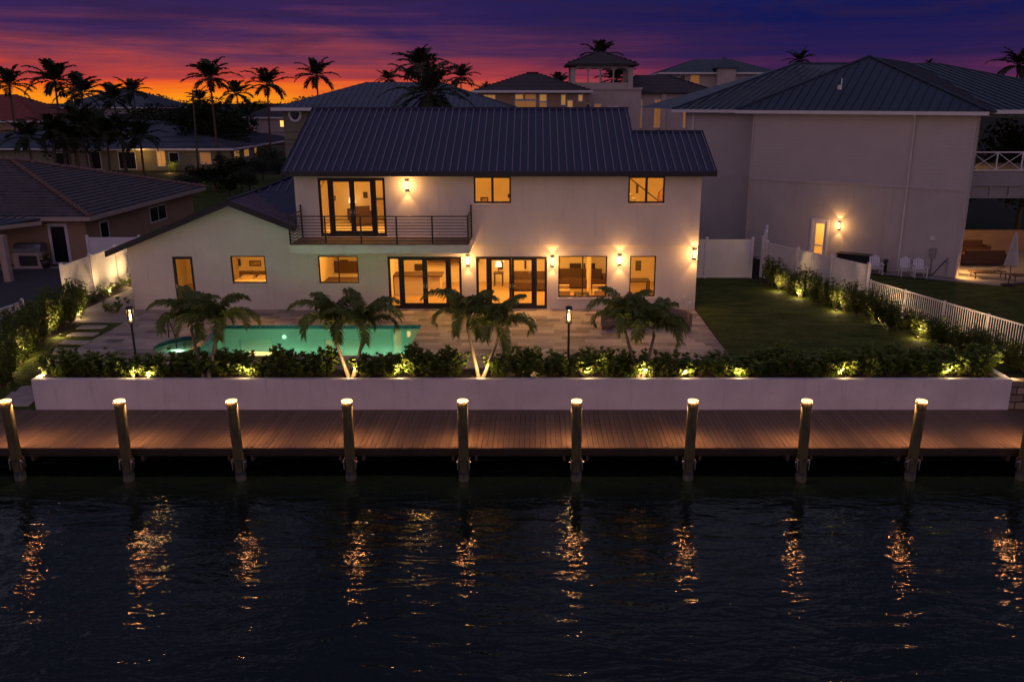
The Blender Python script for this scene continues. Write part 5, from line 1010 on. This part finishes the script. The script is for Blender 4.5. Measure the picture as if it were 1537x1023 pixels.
sheet('neighbour_terrace', [], 'concrete', loops=[[(21.9, 43.1), (24.0, 42.1), (27.0, 42.9), (45, 42.4), (45, 54), (22.9, 54), (22.3, 44.3)]], z=.004)
sheet('wall_path', [], 'concrete', loops=[[(14.0, 48.9), (21.3, 43.6), (21.7, 43.2), (23.9, 42.05), (22.2, 43.2), (15, 48.9)]], z=.0)
sheet('side_path', [], 'concrete', loops=[[(13.6, 47.6), (23.6, 41.6), (24.0, 42.2), (21.95, 43.4), (12.9, 50.0)]], z=-.004)
lo = dup(lt0, label='glowing wall lantern beside the yellow lit door of the big pale house', group='wall lantern on the big house'); s = s_of(1260, 338); q = FB.p(s, -.003, WY(1260, 338, FB.p(s, 0, 0)[1]).z); lo.location = q; lo.rotation_euler = (0, 0, math.atan2(dd.y, dd.x))
# garden things along the wall
def chair(x, y, rz, label):
    t = thing('garden_chair', label, 'garden chair', (x, y, 0), rz, 'white garden chairs along the wall'); mb = MB()
    for k in range(5): w_ = .09; X = -.22 + k * .11; mb.slab([(X - w_ / 2, .2, .36), (X + w_ / 2, .2, .36), (X + w_ / 2, .42, .98 - abs(k - 2) * .05), (X - w_ / 2, .42, .98 - abs(k - 2) * .05)], (0, .02, 0))
    mb.build('backrest', 'vinyl', t); mb = MB()
    for k in range(5): Y = -.28 + k * .11; mb.box(-.27, .27, Y - .045, Y + .045, .34 - (k * .012), .36 - k * .012)
    mb.build('seat', 'vinyl', t)
    for s in (-1, 1):
        mb = MB(); mb.box(s * .32 - .05, s * .32 + .05, -.36, .3, .56, .58); mb.build('armrest', 'vinyl', t)
        mb = MB(); mb.box(s * .3 - .02, s * .3 + .02, -.33, -.25, 0, .56); mb.build('leg', 'vinyl', t); mb = MB(); mb.box(s * .3 - .02, s * .3 + .02, .2, .27, 0, .56); mb.build('leg', 'vinyl', t)
for u, v, lab in ((1313, 411, 'white garden chair against the wall, nearest the fence'), (1359, 414, 'white garden chair against the wall, second of three'), (1379, 416, 'white garden chair against the wall, nearest the terrace')):
    p = WZ(u, v, 0); chair(p.x, p.y, R(-8), lab)
s = s_of(1287, 395); q = FB.p(s, -.6, 0); t = thing('storage_box', 'long dark storage box against the pale boarded wall', 'storage box', q, math.atan2(dd.y, dd.x)); mb = MB(); mb.box(-.9, .9, -.3, .3, .05, .8); mb.build('body', 'black_rubber', t); mb = MB(); mb.box(-.94, .94, -.34, .34, .801, .87); mb.build('lid', 'dark_metal', t); mb = MB()
for a_ in (-.8, .8): mb.box(a_ - .05, a_ + .05, -.25, .25, 0, .049)
mb.build('foot', 'dark_metal', t)
s = s_of(1331, 405); q = FB.p(s, -.45, 0); t = thing('plant_stand', 'dark narrow planter stand between the garden chairs', 'plant stand', q); mb = MB(); mb.lathe([(.12, 0), (.09, .5), (.15, .7), (.11, .7), (0, .6)], seg=10); mb.build('pot', 'dark_metal', t)
s = s_of(1412, 400); q = FB.p(s, -.03, 0); t = thing('hose_pipe', 'dark hose and pipe on the wall near the terrace corner', 'hose', q, math.atan2(dd.y, dd.x)); mb = MB(); mb.tube([(.3, 0, 1.1), (.3, -.05, .1)], .03); mb.build('pipe', 'steel', t); mb = MB(); mb.tube([(.3, -.05, 1.0), (0, -.1, .6), (-.3, -.15, .1), (-.9, -.3, .04), (-1.3, -.2, .04)], .025); mb.build('hose', 'black_rubber', t)
# terrace furniture
p = WZ(1513, 428, 0); t = thing('parasol', 'closed off white parasol standing on the terrace', 'parasol', (p.x, p.y, 0)); mb = MB(); mb.tube([(0, 0, 0), (0, 0, 2.6)], .025); mb.build('pole', 'teak', t); mb = MB(); mb.lathe([(.35, 0), (.35, .06), (.08, .1)], seg=16); mb.build('base', 'black_rubber', t)
mb = MB(); n = 48; prof = [(.03, 2.7), (.10, 2.4), (.17, 1.9), (.24, 1.4), (.29, 1.02)]; vs = [(r * (1 + .14 * (-1) ** k * (r > .05)) * math.cos(6.2832 * k / n), r * (1 + .14 * (-1) ** k * (r > .05)) * math.sin(6.2832 * k / n), z) for r, z in prof for k in range(n)]
mb.add(vs, [(i * n + k, (i + 1) * n + k, (i + 1) * n + (k + 1) % n, i * n + (k + 1) % n) for i in range(len(prof) - 1) for k in range(n)]); mb.build('canopy', 'canvas', t)
def lounger(x, y, rz, label):
    t = thing('sun_lounger', label, 'sun lounger', (x, y, 0), rz, 'wooden loungers on the terrace')
    for s in (-.3, .3): mb = MB(); mb.box(-.95, .95, s - .025, s + .025, .28, .34); mb.build('frame', 'teak', t)
    mb = MB()
    for k in range(12): mb.box(-.95 + k * .1, -.88 + k * .1, -.27, .27, .341, .36)
    mb.build('seat', 'teak', t); mb = MB()
    for k in range(7): X = .3 + k * .09; mb.box(X, X + .06, -.27, .27, .36 + k * .075, .385 + k * .075)
    mb.build('backrest', 'teak', t)
    for a_ in (-.8, .7):
        for s in (-.3, .3): mb = MB(); mb.box(a_ - .025, a_ + .025, s - .024, s + .024, 0, .279); mb.build('leg', 'teak', t)
p = WZ(1484, 417, 0); lounger(p.x, p.y, R(-6), 'dark wooden sun lounger left of the closed parasol'); p = WZ(1532, 422, 0); lounger(p.x + .4, p.y, R(-6), 'dark wooden sun lounger right of the closed parasol')
sofa(25.4, 47.4, 2.2, R(180), 'dark outdoor sofa under the porch of the big house, front one', 'sofa_dark'); sofa(25.8, 50.2, 2.4, 0, 'dark outdoor sofa under the porch, rear one by the wall', 'sofa_dark'); table(25.6, 48.8, 1.3, .7, .42, 'low table between the two porch sofas', z=.0, mat='teak')
for i, (x, y, h_) in enumerate([(26.5, 57, 7.6), (29.5, 60.5, 8), (33.0, 57.5, 7.8)]):
    plant(trees, i, x, y, 0, i * 2.0, (.7, .7, h_ / 8), f'dark tree seen through the upper porch, {ORD[i]} from the wall', 'trees behind the porch')
# ================================================================== STREET BITS
def pole(x, y, h, label, lean=0):
    t = thing('utility_pole', label, 'utility pole', (x, y, 0)); mb = MB(); mb.tube([(0, 0, -.1), (lean, 0, h)], [.16, .10], 8); mb.build('shaft', 'bark', t); mb = MB(); mb.box(lean - .8, lean + .8, -.06, .06, h - .7, h - .58); mb.build('crossarm', 'bark', t)
pp = WZ(298, 262, 0); tp = WY(289, 137, pp.y); pole(pp.x, pp.y, tp.z, 'thin dark utility pole before the ranch house', tp.x - pp.x)
for i, (z0, z1, y) in enumerate(((6.75, 6.35, 62), (6.35, 6.9, 62.6), (5.9, 6.1, 61.5))):
    pts = [(-62 + 46 * k / 14, y, z0 + (z1 - z0) * k / 14 - 1.6 * (k / 14) * (1 - k / 14)) for k in range(15)]; mb = MB(); mb.tube(pts, .02, 5)
    tag(mb.build('power_line', 'black_rubber'), ['uppermost sagging power line crossing before the ranch roof', 'middle power line crossing the other wires before the ranch roof', 'lowest sagging power line before the ranch roof'][i], 'power line', 'power lines before the ranch house')
pole(-15.9, 62, 7.6, 'utility pole hidden behind the villa roof'); pole(-62.2, 62, 7.6, 'utility pole beyond the left edge of the view')
pr = WZ(262, 258, 0); t = thing('glowing_bush', 'bright uplit bush beside the ranch house porch', 'shrub', (pr.x, pr.y, 0)); mb = MB(); rnd = random.Random(8)
for i in range(500): a_ = rnd.uniform(0, 6.28); d_ = Vector((math.cos(a_), math.sin(a_), rnd.uniform(.2, 2))).normalized(); leaf(mb, Vector((0, 0, .05)) + d_ * rnd.uniform(.1, 1.4), d_, Vector((0, 0, 1)), .25, .09, rnd)
mb.build('foliage', 'clusia_leaf', t); mb = MB(); mb.tube([(0, 0, 0), (0, 0, 1)], .03, 5); mb.build('stem', 'bark', t)
uplight(pr.x, pr.y - 1.5, .05, 'tiny bright garden light at the foot of the ranch house bush', 'lights by the ranch house'); lamp('bush_lamp', 'POINT', (pr.x, pr.y - 1.6, .5), 70, (1, .55, .12), None, .1)
lamp('porch_lamp', 'POINT', (-52.6, 113.6, 2.2), 70, (1, .5, .10), None, .15)
lamp('palm_lamp', 'POINT', (WY(170, 165, 93).x, 92.2, 6.0), 60, (1, .55, .15), None, .1)
